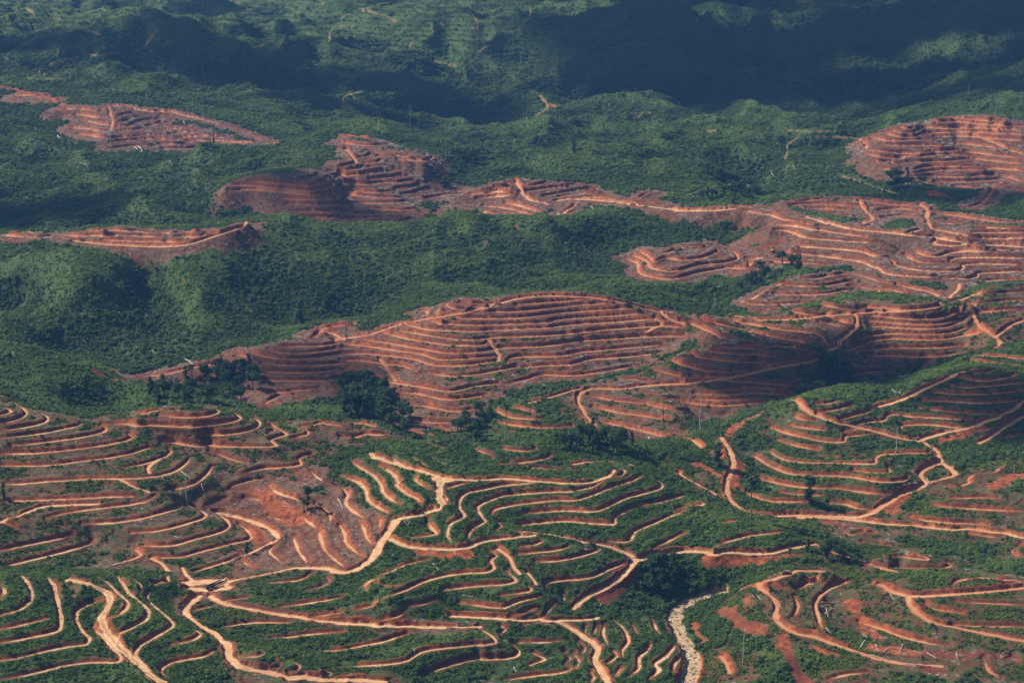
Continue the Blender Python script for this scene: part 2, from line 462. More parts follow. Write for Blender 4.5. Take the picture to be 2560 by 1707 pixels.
6t48 -360,245 -290,270 -285,325 -240,355 -100,380 0,370 130,335 300,310 450,300 490,280 460,265
#S g=.05 w=4.6 c=-.15
2t110 0,1140 60,1130 110,1115
2t106 0,1165 100,1160 160,1140
2t101.5 -50,1215 50,1205 150,1195 290,1170
2t95 200,1225 350,1215 420,1200
2t91 0,1250 150,1265 280,1250 400,1250 490,1235
2t86 380,1290 500,1280 540,1260
2t80.5 420,1330 520,1320 560,1300 620,1295
2t75 580,1360 700,1340 800,1325
2t85 0,1310 200,1320 350,1310
2t80 0,1360 50,1330 200,1350 400,1355
2t76.5 0,1410 100,1395 300,1390 450,1380
2t73 0,1450 200,1430 400,1440 520,1430
2t69.5 0,1500 200,1495 400,1490
2t67 60,1525 170,1530 350,1535 480,1500
1t109 2060,1225 2150,1210 2180,1190
1t105 1700,1240 1900,1258 2100,1272 2200,1250 2250,1225
1t100 1560,1270 1650,1268 1750,1275 1880,1290 2100,1312 2250,1285 2290,1260
1t95.5 1560,1308 1750,1300 1950,1320 2150,1338 2325,1318
1t90 1920,1360 2100,1370 2300,1348 2325,1345
1t84.5 1960,1400 2150,1405 2325,1395
1t79 1980,1450 2200,1450 2325,1440
1t74 2010,1490 2325,1490
1t69 2050,1530 2325,1515
1k115 1540,1258,103 1700,1188,108 1900,1150,112 2070,1130,114 2150,1075,116 2300,1060,117
2k110 0,1080,116 300,1120,103 600,1270,85 800,1320,76
2r115w6 110,1115,111 80,1070,113 40,1020,115
2t113 110,1080 180,1075 210,1050
2t110 170,1120 260,1110 280,1095
2t119 0,975 150,1000 300,990 
2t116 120,1035 280,1050 400,1070 560,1085
2t112 260,1070 400,1090 560,1100 640,1085
2k118 0,920,124 200,925,123 400,990,119 600,1060,112
2p120w16 20,930 150,940 250,960
#T g=.08 w=4.4 c=.4
2k92 850,1325,78 1000,1280,86 1210,1230,93 1400,1235,92 1600,1260,89 1800,1320,84
2t90.5 1130,1250 1180,1265
2t87.5 1060,1275 1150,1290
2t87.5 1260,1275 1340,1270 1420,1245
2t84 980,1300 1060,1312 1150,1315
2t84 1270,1310 1400,1295 1560,1270 1600,1265
2t79.5 830,1335 1000,1325 1140,1315
2t80 1390,1345 1500,1325 1700,1290
2t78 1500,1345 1600,1335 1760,1318
2t75 940,1360 1100,1345 1180,1335
2r85w5 1200,1235,92 1250,1330,82 1300,1370,78 1420,1400,75
2t72 1130,1390 1260,1420 1420,1475
2t69 980,1410 1150,1430 1300,1470 1350,1485
2t68.5 800,1435 1000,1455 1150,1470 1250,1500
2t66.5 720,1465 900,1480 1100,1510
2r66w5 980,1520,65 1200,1520,65 1350,1500,66 1460,1487,67 1540,1455,70 1600,1410,74
2r78w6 1480,1375,75 1600,1362,78 1800,1375,79 2000,1400,80 2100,1412,81 2352,1445,82
2t79 1600,1358 1750,1355 1950,1385 2100,1398 2250,1420
2t83 2030,1365 2090,1335 2160,1325
3r84w5.5 -25,1446,82 250,1440,86 400,1425,88 600,1422,90 700,1440,90 850,1480,89 1000,1530,88
3t88 400,1440 600,1470 700,1500 900,1540
#U g=.03 w=4.6 c=.15
3t137 1500,868 1550,885 1590,880
3t133.5 1420,880 1500,910 1600,910 1640,880
3t129.5 1370,900 1500,940 1620,935 1680,905
3t125 1290,930 1400,965 1500,965 1650,955 1740,960
3t120.5 1360,990 1500,1000 1650,995 1800,1005
3t115.5 1280,1030 1400,1040 1500,1055 1650,1050 1880,1025
3t111 1260,1050 1420,1085 1600,1078 1760,1060 1930,1060
3t106.5 1560,1110 1750,1110 1980,1090
3t104 1300,1105 1410,1110 1500,1125
3t101.5 1600,1165 1700,1140 1850,1140 2050,1145
3t98 1560,1190 1750,1170 1840,1165 2080,1165
3t95 1350,1150 1450,1165 1520,1160
3t93.5 1550,1210 1700,1205 1890,1215 2150,1195
3t89 1740,1245 1950,1245 2200,1230
3t85.5 1880,1275 2050,1285 2190,1265
3t136 1650,875 1900,880 2100,880 2352,895
3t130.5 1680,915 1900,905 2200,915 2352,925
3t125.5 1740,935 1950,935 2200,955 2352,965
3t141 1620,845 1850,830 2000,850 2200,860 2352,870
3t146 1740,818 1900,815 2050,825 2200,835
3r120w4 2000,920,129 2150,980,121 2250,1030,115 2352,1060,112
3t118 1880,980 2050,1000 2200,1020
3t112.5 1950,1040 2150,1065 2352,1085
3t107 2020,1090 2200,1110 2352,1125
3t102 2080,1150 2200,1160 2352,1170
3k140 1290,925,127 1400,880,134 1540,848,139 1620,835,142 1740,808,147 2000,788,150 2352,835,148
3r105w4 1220,950,112 1270,1000,111 1280,1020,111
3p86w18 1700,1310 1850,1350
3p90w22 2050,1400 2150,1290 2300,1200
3r90w4 2000,1420,84 2080,1380,86 2130,1310,89
3t96 2240,1210 2352,1250
3t90 2250,1290 2352,1310
#V g=.25 w=4.4 c=.05
3t88.5 740,1390 900,1370 1050,1352 1150,1355 1250,1370 1400,1380
3t86 700,1405 950,1398 1200,1410
3t83 860,1425 950,1430 1150,1440
3t80.5 950,1465 1000,1470 1150,1480
3r83w5 1220,1380,87 1250,1430,84 1320,1500,80 1250,1540,79
3r84w5 1640,1400,88 1690,1440,86 1690,1500,82 1720,1575,79
3t86 1300,1380 1450,1400 1640,1410
3t82.5 1360,1440 1500,1430 1640,1450
3t80 1380,1490 1500,1480 1660,1490
3t82 1720,1460 1900,1480 2100,1510 2352,1530
3t79 1750,1510 1900,1540 2100,1559
3k90 900,1360,89 1200,1345,90 1500,1370,89
#X g=.08 w=4.4 c=.2
1r115w6 770,725,127 850,730,125 1000,765,120 1150,765,118 1300,800,112.5 1500,850,104.5 1650,900,98 1800,960,91.5 1950,1005,87
1t124 380,755 500,750 650,760
1t119.5 510,785 650,805 720,803
1t112.5 570,820 650,845 760,865
1t108 470,875 600,885 720,910
1t103 530,920 650,935 720,950
1t122 780,800,120.5 830,790 900,775
1t116 790,840 870,825
1t112 770,870 880,862
1t110.5 890,858 950,835 1040,815
1t107.5 770,905 900,895 970,880
1t107 1000,865 1050,855 1100,840
1t103.5 1060,895 1200,885 1290,880
1t102.5 770,945 900,940 1000,925 1100,922
1t101 1150,920 1250,910 1370,905
1t98.5 1200,945 1350,935 1500,930
1t98.5 760,975 900,960 1050,955 1200,960
1t94 1250,970 1450,965 1600,975 1750,980
1t94 750,1020 900,1000 1050,1000
1t92.5 1090,990 1270,985
1t89 1100,1020 1250,1020 1350,1010
1r110w3.5 740,740,126 770,830,116 755,905,107
1k128 450,715,129 600,708,129 760,718,128
1t132 100,655 280,655
1t129 300,685 360,685
1p132w14 0,600 150,625 300,670 450,720
1p88w14 1700,925 1850,960 2000,1020
1p112w16 600,870 700,930
#F2 g=.05 w=4 c=.3
4r94w4.5 40,78,92 200,92,93 400,100,94 600,130,93 800,145,93 1000,155,94 1150,155,95 1300,140,97 1450,90,102 1600,40,107 1700,0,111
4t97.5 60,70 200,68 400,75 600,85
4t98 450,90 700,80 900,85 1100,88
4t96 700,110 900,120 1100,125 1250,120
4t102 560,60 700,45 900,50 1050,65 1250,60 1400,50
4t105 700,40 850,25
4t101.5 1200,92 1350,90 1480,60
4k105 100,40,101 300,38,102 500,58,102 750,25,106 850,28,105 1000,55,103 1200,35,107 1500,5,112
#TOPR g=.5 w=5 c=.3
1r150w7 130,10 200,70 240,110 
1r150w7 350,125 430,140 
1r130w6 920,355 990,315 1040,250 1075,200
1r130w6 620,380 750,370 830,355
1r130w6 580,200 700,245 800,285
1r130w5 130,325 200,290 250,250
1r130w5 340,445 400,410 530,395
1r130w6 80,430 200,470 300,510 400,545
1r130w4 170,535 300,545 450,540
1r130w6 1730,330 1870,285
1r130w7 1380,55 1420,5
1r130w5 2250,290 2255,230 2280,195
1r130w5 2190,5 2220,30 
1r130w5 1610,10 1740,85
1r130w5 940,95 985,130
1r130w5 690,60 735,80
1r130w5 1900,195 1940,175
2r130w6 0,135 60,90
2r130w7 140,65 280,100 340,125 395,155
2r130w6 140,65 280,35 380,0
2r130w6 820,30 890,85 935,150 940,190 900,200
2r130w5 1250,150 1290,130 1310,60
2r130w6 470,345 480,310 500,290
2r130w6 1770,185 1850,175 1900,170
2r130w6 950,360 1030,300
2r130w5 640,420 700,432 790,452
2r130w5 630,225 700,185 685,150
2r130w5 0,180 100,178
2r130w8 1100,860 1280,835 1360,780 1420,730 1350,635
2p130w20 1410,710 1490,735
2r130w6 2010,810 2060,785 2120,772
2r130w4 25,730 25,670 70,645 150,630
3r130w6 720,1095 730,1030 750,980 800,950
3r130w6 180,905 270,888 
3r130w5 740,893 900,900 1040,898
3r130w5 930,935 1110,940 1230,950
3r130w5 1110,1205 1250,1250 1370,1295 1500,1330
3p130w8 380,830 395,850
3p130w10 690,640 705,590
3r130w5 620,575 770,562
3p130w10 1020,470 1130,450
3r130w5 60,1335 130,1305 210,1280
3r130w6 780,15 900,15
2p130w6 1660,500 1700,530
4p130w3 1245,370 1262,395
4p130w3 1375,560 1385,590
4p130w3 1470,760 1490,730
4p130w8 470,325
5p130w8 1200,0 1210,40
5p130w8 990,110 1000,150
#C g=.76 w=3.6 c=.5
8t15 1230,1180 1330,1165 1420,1185
8t10.5 1600,1290 1640,1330 1620,1380
8t8.5 1560,1370 1600,1420 1580,1470
8t8 1790,1440 1850,1390 1830,1350
8t6.5 1840,1520 1880,1470
8t5 2297,1390 2240,1440 2230,1500
8t12 1720,1180 1700,1240
8t9 1960,1180 1990,1240
8t21 1200,1125 1290,1090
#M g=.66 w=3.6 c=.2
9t23.5 680,298 800,312 950,318
9t33.5 900,58 1050,68 1200,60
6t42 1120,1415 1200,1405 1290,1412
#K g=.46 w=3.6 c=.1
6t56 250,842 400,848 600,866
6t40.5 80,1040 250,1048 380,1036
6t35 300,1130 500,1120 700,1138
6t29.5 100,1200 300,1206 500,1192
6t42 500,985 620,962 760,935
#J g=.52 w=3.6 c=.1
6t59 1270,660 1450,680 1650,688 1800,680 1900,656
6t52 1200,792 1400,752 1650,757 1850,746 2010,700
6t43 1200,882 1400,852 1700,850 1950,835
#FOR g=1 w=4 c=0
4k80 0,940,80 300,968,72 550,1008,64 800,1092,51 1000,1170,42 1150,1230,34
4k74 0,1150,70 300,1230,60 600,1260,52 800,1265,46
4k25 1050,1090,22 1300,1120,20 1500,1150,20 1700,1220,20 1250,1210,22
5k18 0,1150,18 200,1200,17 350,1290,15 480,1450,14
4k24 900,1000,26 700,970,28 1100,980,27 560,975,33
4k82 1150,250,92 1250,390,81 1380,520,69 1500,690,54 1480,790,42
4k75 830,230,92 620,390,83 450,520,73 300,620,63 100,720,52 0,760,48
4k50 1000,450,56 1050,600,38 1100,750,28 1150,880,24
4k40 0,600,42 150,560,50 100,680,38 300,420,72 100,300,84
4k40 300,800,36 500,750,40 200,900,32 700,850,32
4k70 1700,200,84 1850,500,54 2000,700,44 1900,380,66 2100,300,76 2200,550,54
5k60 0,440,58 300,370,62 700,260,66 950,190,70 1150,165,70 1300,215,64 1450,330,54 1600,430,46
5k55 0,200,72 300,200,68 600,130,72 900,100,74 1200,60,74
5k45 500,420,50 800,420,48 1100,440,46 0,560,48 250,560,46
5k45 1750,450,42 1850,300,46 1800,150,52 1900,450,44
5k70 1500,-20,76 1700,20,72 2000,60,66 2200,100,59
6k48 100,450,42 300,420,44 250,540,40 0,560,42 500,330,44 700,300,46
6k70 0,0,72 200,60,64 400,100,58 560,150,54
1k98 470,1110,92 560,1180,87 700,1290,79 850,1380,73 900,1430,70
1k98 500,1025,95 620,1005,98 720,1015,95
1k85 200,950,98 100,1100,89 300,1150,86 50,1250,80 250,1350,75 500,1400,70
1k70 1100,1150,82 1200,1250,78 1100,1400,70 1300,1450,69 1450,1300,84 1400,1130,84 1700,1080,86
1k60 0,1440,58 100,1500,57 300,1530,57 700,1540,60 1200,1500,66 1600,1520,64 1800,1440,72
1k110 0,700,122 150,800,112 200,900,104 400,850,106
2k78 700,1130,84 900,1100,83 1100,1130,80 1000,1200,76 800,1260,73
2k75 1400,1180,78 1600,1150,80 1800,1200,84 2000,1280,86 2200,1320,88 1900,1330,84
2k76 1100,1000,78 1400,1000,76 1700,1050,80 2000,1100,86 2300,1150,92
2k82 940,815,88 1150,870,83 1400,838,84 1650,850,85 1900,830,88 2200,800,92 2352,785,94
2k84 200,830,84 300,860,81 500,900,80 700,900,78
2k60 900,800,60 1300,790,58 1700,790,60 600,790,62 1500,720,64
2k110 600,600,86 700,510,104 850,455,113 1000,490,108 1150,570,92 1300,640,78
2k95 1400,600,88 1500,690,72 1200,520,100 1400,450,112 1700,450,122
2k100 1700,640,82 1950,600,92 2200,630,88 1850,720,70 2100,720,76
2k120 600,300,150 1000,250,155 1300,300,146 1500,350,134
2k140 300,200,158 0,200,165 700,100,175 1100,60,180 300,50,172
2k140 1500,30,182 1800,60,190 2100,100,190 2352,60,205 1400,110,165
2k150 1600,200,158 1900,260,152 2200,350,138 2352,450,118
2k110 2000,500,114 2200,550,104
2k120 0,500,118 200,540,108 400,640,92 600,720,76 800,790,64
2k75 350,760,80 450,880,76 100,760,92
1k130 1000,430,146 1150,530,132 1300,605,122 1500,640,114 1700,668,106 1900,720,97 2100,800,86 2250,880,78
1k190 1100,205,186 1250,145,190 1350,128,192 1420,145,190 1550,210,172 1700,300,150 1900,350,140
1k150 1500,500,130 1700,550,116 1900,640,100 2100,740,84 2300,720,84
1k160 1600,350,152 1800,420,138 2100,450,130 2300,500,118
1k185 600,205,182 700,160,186 800,130,190 900,155,186 1000,195,180
1k185 0,185,176 200,205,173 300,220,171 450,195,176
1k150 100,300,166 300,350,160 600,350,158 900,350,158 700,450,144 500,480,142 200,480,146
1k140 800,550,132 1000,650,124 900,680,124 600,600,134 300,560,140 150,560,141
1k100 1200,700,116 1500,750,106 1800,850,93 2000,930,84
1k150 100,120,152 300,160,148 600,130,150 1000,140,150 1200,90,152
1k150 0,20,175 300,40,172 600,50,172 900,40,175 1200,20,180
1k150 1500,150,152 1700,230,142 2000,250,142 2300,150,160
1k150 1500,20,180 1800,60,172 2100,40,178 2300,20,182
3k120 0,790,94 200,750,100 420,728,106 700,735,104 900,745,100 1050,760,96 1200,790,92 1350,795,92 1450,788,96 1700,708,118 2000,630,142 2200,575,156 2352,530,164
3k100 200,850,92 600,830,98 900,850,94 1100,870,90 100,950,86 500,1000,84 900,1000,86 1150,1050,84
3k80 300,1100,84 700,1150,82 1000,1150,80 500,1250,80 200,1300,82 800,1300,80 1100,1280,79 1300,1330,79
3k84 100,1400,82 300,1370,82 600,1370,84
3k110 1300,870,104 1600,790,118 1800,770,128 2100,750,140 2352,760,146
3k80 100,760,74 400,690,80 800,690,82 1100,720,78 1400,760,78 1250,700,82
3k90 650,545,92 900,468,108 1200,430,120 1500,400,132 1800,340,146 2130,298,156 2352,230,172
3k80 1600,680,94 1900,600,112 2200,500,134 2352,440,146 1300,600,92 1000,600,86
3k80 500,640,78 300,650,76 100,680,72 200,600,82
3k90 300,450,106 500,520,92 700,460,98 100,350,128 400,300,138
3k100 1000,400,112 1400,340,124 1800,280,134 2200,230,146
3k150 0,50,205 400,30,210 800,10,216 1200,20,214 1700,20,214 2300,20,216
3k150 600,180,174 1000,150,180 1500,180,166 2000,150,170 2300,120,178
4k55 40,30,60 300,20,60 550,40,60
#GR g=1 w=40 c=0
4g0w46 0,1000 250,1030 500,1090 800,1190 1000,1250
4g0w40 0,1100 300,1180 500,1230
4g0w22 1150,250 1250,390 1380,520 1500,690
4g0w26 830,240 620,390 450,520 300,620 100,720 0,770
4g0w24 600,140 900,200 1150,235
4g0w30 2200,90 2352,180
5g0w30 300,370 700,260 950,190 1150,170
5g0w30 300,30 100,60
5g0w40 1950,450 2100,480 2250,520
1g0w40 1000,430 1150,530 1300,610 1700,680 2000,780 2200,870
1g0w50 1300,720 1700,800 2000,900
1g0w30 500,1100 620,1220 750,1330
2g0w50 1200,1050 1450,1100 1600,1180
2g0w60 1500,900 1900,860 2300,830
3g0w60 100,800 420,740 900,760
3g0w60 300,900 700,900
3g0w40 1500,770 1800,700 2100,610 2300,560
3g0w50 700,540 900,470 1200,430 1500,400 1800,340 2130,300
"""
def px_of(r, x, y):
    a = REG[r]; return a[0] + x*a[2], a[1] + y*a[2]
def ray(px, py):
    """slopes (x per y, z per y) of the line of sight"""
    a, b = (np.asarray(px, float) - CX)/FPX, (CY - np.asarray(py, float))/FPX
    dy = math.cos(PITCH) + b*math.sin(PITCH); dz = -math.sin(PITCH) + b*math.cos(PITCH)
    return a/dy, dz/dy
def at_z(px, py, z):
    sx, sz = ray(px, py); y = (z - H)/sz
    return sx*y, y
def smooth_poly(P, n):
    """Catmull-Rom through the rows of P, n points per piece"""
    P = np.asarray(P, float)
    if len(P) < 3: 
        t = np.linspace(0, 1, n+1)[:, None]; return P[0]*(1-t) + P[-1]*t
    Q = np.vstack([2*P[0]-P[1], P, 2*P[-1]-P[-2]]); out = []
    t = np.linspace(0, 1, n, endpoint=False)[:, None]
    for i in range(1, len(Q)-2):
        a, b, c, d = Q[i-1], Q[i], Q[i+1], Q[i+2]
        lin = b*(1-t) + c*t
        cr = .5*((2*b) + (c-a)*t + (2*a-5*b+4*c-d)*t*t + (3*b-a-3*c+d)*t**3)
        out.append(.25*lin + .75*cr)
    out.append(P[-1:]); return np.vstack(out)
LINES = []; grp = dict(n='', g=.5, w=4., c=.2)
for row in SURVEY.strip().splitlines():
    if row.startswith('#'):
        f = row[1:].split(); grp = dict(n=f[0], **{k: float(v) for k, v in (q.split('=') for q in f[1:])}); continue
    f = row.split(); hd = f[0]; r = int(hd[0]); kind = hd[1]; zz = hd[2:]; w = grp['w']
    if 'w' in zz: zz, w = zz.split('w'); w = float(w)
    pts = []
    for k, q in enumerate(f[1:]):
        v = q.split(','); pts.append([float(v[0]), float(v[1]), float(v[2]) if len(v) > 2 else np.nan])
    pts = np.array(pts); z = pts[:, 2]; ok = ~np.isnan(z)
    if not ok.any(): z[:] = float(zz)
    else: z[:] = np.interp(np.arange(len(z)), np.flatnonzero(ok), z[ok])
    if len(pts) < 2:
        if kind == 't': continue
        pts = np.vstack([pts, pts + [6, 6, 0]])
    px, py = px_of(r, pts[:, 0], pts[:, 1])
    LINES.append(dict(k=kind, w=w, g=grp['g'], c=grp['c'], n=grp['n'], P=np.column_stack([px, py, pts[:, 2]])))
# ------------------------------------------------------------------ height surface through the survey (linear radial basis in (x/y, ln y))
cons = []
for L in LINES:
    if L['k'] in 'pg' or L['n'] == 'TOPR': continue
    D = smooth_poly(L['P'], 8); x, y = at_z(D[:, 0], D[:, 1], D[:, 2])
    q = np.column_stack([x/y, np.log(y), D[:, 2]])
    st = .0075 if L['k'] != 'k' else .012
    s = np.r_[0, np.cumsum(np.hypot(np.diff(q[:, 0]), np.diff(q[:, 1])))]
    n = max(2, int(s[-1]/st)+1); t = np.linspace(0, s[-1], n)
    c = np.column_stack([np.interp(t, s, q[:, j]) for j in range(3)])
    cons.append(np.column_stack([c, np.full(n, L['k'] != 'k'), np.full(n, .0012 if L['k'] != 'k' else .004)]))
cons = np.vstack(cons)
extra = []
for u in np.linspace(-.62, .62, 9):                    # far mountains and the ground at the viewer's feet
    for y, z in ((760, -20), (900, -8), (4900, 235), (5800, 290), (7000, 380), (8200, 430)):
        extra.append((u, math.log(y), z + 30*math.sin(7*u + y), 0, .02))
cons = np.vstack([cons, np.array(extra)])
key = np.round(cons[:, :2]/.0022).astype(int)          # thin out crowded points
_, ix = np.unique(key, axis=0, return_index=True); cons = cons[np.sort(ix)]
def rbf_fit(c):
    n = len(c); A = np.zeros((n+3, n+3))
    A[:n, :n] = -np.hypot(c[:, None, 0]-c[None, :, 0], c[:, None, 1]-c[None, :, 1]) 
    A[range(n), range(n)] -= 0
    A[:n, :n] += np.diag(c[:, 4])
    A[:n, n] = 1; A[:n, n+1] = c[:, 0]; A[:n, n+2] = c[:, 1]; A[n:, :n] = A[:n, n:].T
    return np.linalg.solve(A, np.r_[c[:, 2], 0, 0, 0])
wts = rbf_fit(cons)
V0, V1, U1 = math.log(860.), math.log(7600.), .62
nu, nv = 420, 640
gu = np.linspace(-U1, U1, nu); 
gu = U1*np.sign(gu)*np.abs(gu/U1)**1.25; gv = np.linspace(V0, V1, nv)
ZC = np.zeros((nv, nu)); DC = np.zeros((nv, nu)); tz = cons[cons[:, 3] > 0]
for i in range(nv):
    R = np.hypot(gu[:, None] - cons[None, :, 0], gv[i] - cons[None, :, 1])
    ZC[i] = -R @ wts[:-3] + wts[-3] + wts[-2]*gu + wts[-1]*gv[i]
    DC[i] = R[:, cons[:, 3] > 0].min(1)
def interp_mat(src, dst):
    """cubic (Catmull-Rom) interpolation weights as index + weight arrays"""
    k = np.clip(np.searchsorted(src, dst) - 1, 0, len(src)-2); t = (dst - src[k])/(src[k+1]-src[k])
    idx = np.clip(np.stack([k-1, k, k+1, k+2]), 0, len(src)-1)
    w = np.stack([-.5*t+t*t-.5*t**3, 1-2.5*t*t+1.5*t**3, .5*t+2*t*t-1.5*t**3, -.5*t*t+.5*t**3])
    return idx, w
def upsample(G, u, v):
    i, w = interp_mat(gv, v); T = sum(w[k][:, None]*G[i[k]] for k in range(4))
    i, w = interp_mat(gu, u); return sum(w[k][None, :]*T[:, i[k]] for k in range(4))
# fine grid
du = .0005/QF
side = .272 + np.cumsum(np.geomspace(du, .012, int(46)))
side = side[side < .60]
fu = np.r_[-side[::-1], np.arange(-.272, .272, du), side]
fv = np.r_[np.arange(math.log(880.), math.log(1010.), .0016/QF), np.arange(math.log(1010.), math.log(2700.), .00062/QF), np.arange(math.log(2700.), math.log(7300.), .00105/QF)]
NU, NV = len(fu), len(fv)
Z = upsample(ZC, fu, fv).astype(np.float32); DZ = upsample(DC, fu, fv).astype(np.float32)
Y = np.exp(fv)[:, None].astype(np.float32)*np.ones((1, NU), np.float32); X = (Y*fu[None, :]).astype(np.float32)
def hash2(i, j, s):
    h = (i.astype(np.int64)*374761393 + j.astype(np.int64)*668265263 + s*974634211) & 0xffffffff
    h = ((h ^ (h >> 13))*1274126177) & 0xffffffff
    return (((h ^ (h >> 16)) & 0xffff)/65535.).astype(np.float32)
def noise(x, y, scale, s=0):
    x = x/scale; y = y/scale; i = np.floor(x).astype(np.int32); j = np.floor(y).astype(np.int32)
    fx = (x-i).astype(np.float32); fy = (y-j).astype(np.float32)
    fx = fx*fx*(3-2*fx); fy = fy*fy*(3-2*fy)
    a = hash2(i, j, s); b = hash2(i+1, j, s); c = hash2(i, j+1, s); d = hash2(i+1, j+1, s)
    return (a+(b-a)*fx)*(1-fy) + (c+(d-c)*fx)*fy          # 0..1
def fbm(x, y, scale, s=0, o=3):
    r = 0; a = .5; n = 0
    for k in range(o):
        r = r + a*noise(x + 13.7*k*scale, y - 7.3*k*scale, scale, s+k); n += a; a *= .5; scale *= .47
    return r/n
def sstep(a, b, x):
    t = np.clip((x-a)/(b-a), 0, 1); return t*t*(3-2*t)
# natural relief of the uncleared slopes: gullies and spurs
wild = sstep(.010, .046, DZ)
relief = (np.abs(fbm(X, Y, 270., 3, 2)-.5)*-80 + 12) + (np.abs(fbm(X, Y, 150., 5, 3)-.5)*-62 + 10) + (np.abs(fbm(X, Y, 55., 9, 2)-.5)*-20+3.5)
relief = relief*np.clip(Y/2000., .5, 1.6)
Z += wild*relief + (fbm(X, Y, 22., 15, 3)-.5)*(.8 + 2.4*wild)
def sample(A, x, y):
    """bilinear look-up of a grid array at world x, y"""
    u = x/y; v = np.log(y)
    j = np.clip(np.searchsorted(fu, u)-1, 0, NU-2); i = np.clip(np.searchsorted(fv, v)-1, 0, NV-2)
    a = np.clip((u-fu[j])/(fu[j+1]-fu[j]), 0, 1); b = np.clip((v-fv[i])/(fv[i+1]-fv[i]), 0, 1)
    return (A[i, j]*(1-a)+A[i, j+1]*a)*(1-b) + (A[i+1, j]*(1-a)+A[i+1, j+1]*a)*b
def hit(px, py, near=None, span=.022):
    """where the sight line meets the ground (first hit, or the crossing closest to the distance 'near')"""
    px = np.atleast_1d(np.asarray(px, float)); py = np.atleast_1d(np.asarray(py, float)); sx, sz = ray(px, py)
    if near is None: yy = np.geomspace(905, 7200, 1400)[None, :]*np.ones((len(px), 1))
    else: yy = np.asarray(near)[:, None]*np.linspace(1-span, 1+span, 61)[None, :]
    gap = H + yy*sz[:, None] - sample(Z, yy*sx[:, None], yy)
    cr = (gap[:, :-1] > 0) & (gap[:, 1:] <= 0)
    ok = cr.any(1)
    if near is None: k = cr.argmax(1)
    else:
        m = np.abs(np.arange(cr.shape[1])-30) + 1000*(~cr); k = m.argmin(1)
    r = np.arange(len(px)); g0 = gap[r, k]; g1 = gap[r, k+1]
    t = g0/np.where(np.abs(g0-g1) < 1e-6, 1e-6, g0-g1); y = yy[r, k] + np.clip(t, 0, 1)*(yy[r, k+1]-yy[r, k])
    if near is not None:
        y = np.where(ok, y, yy[r, gap.argmin(1)]); q = y/near
        if len(q) > 6:                       # drop points that jumped to another slope
            md = np.median(np.stack([np.roll(np.pad(q, 3, 'edge'), o)[3:-3] for o in range(-3, 4)]), 0); y = np.where(np.abs(q-md) > .004, md, q)*near
    return sx*y, y, ok
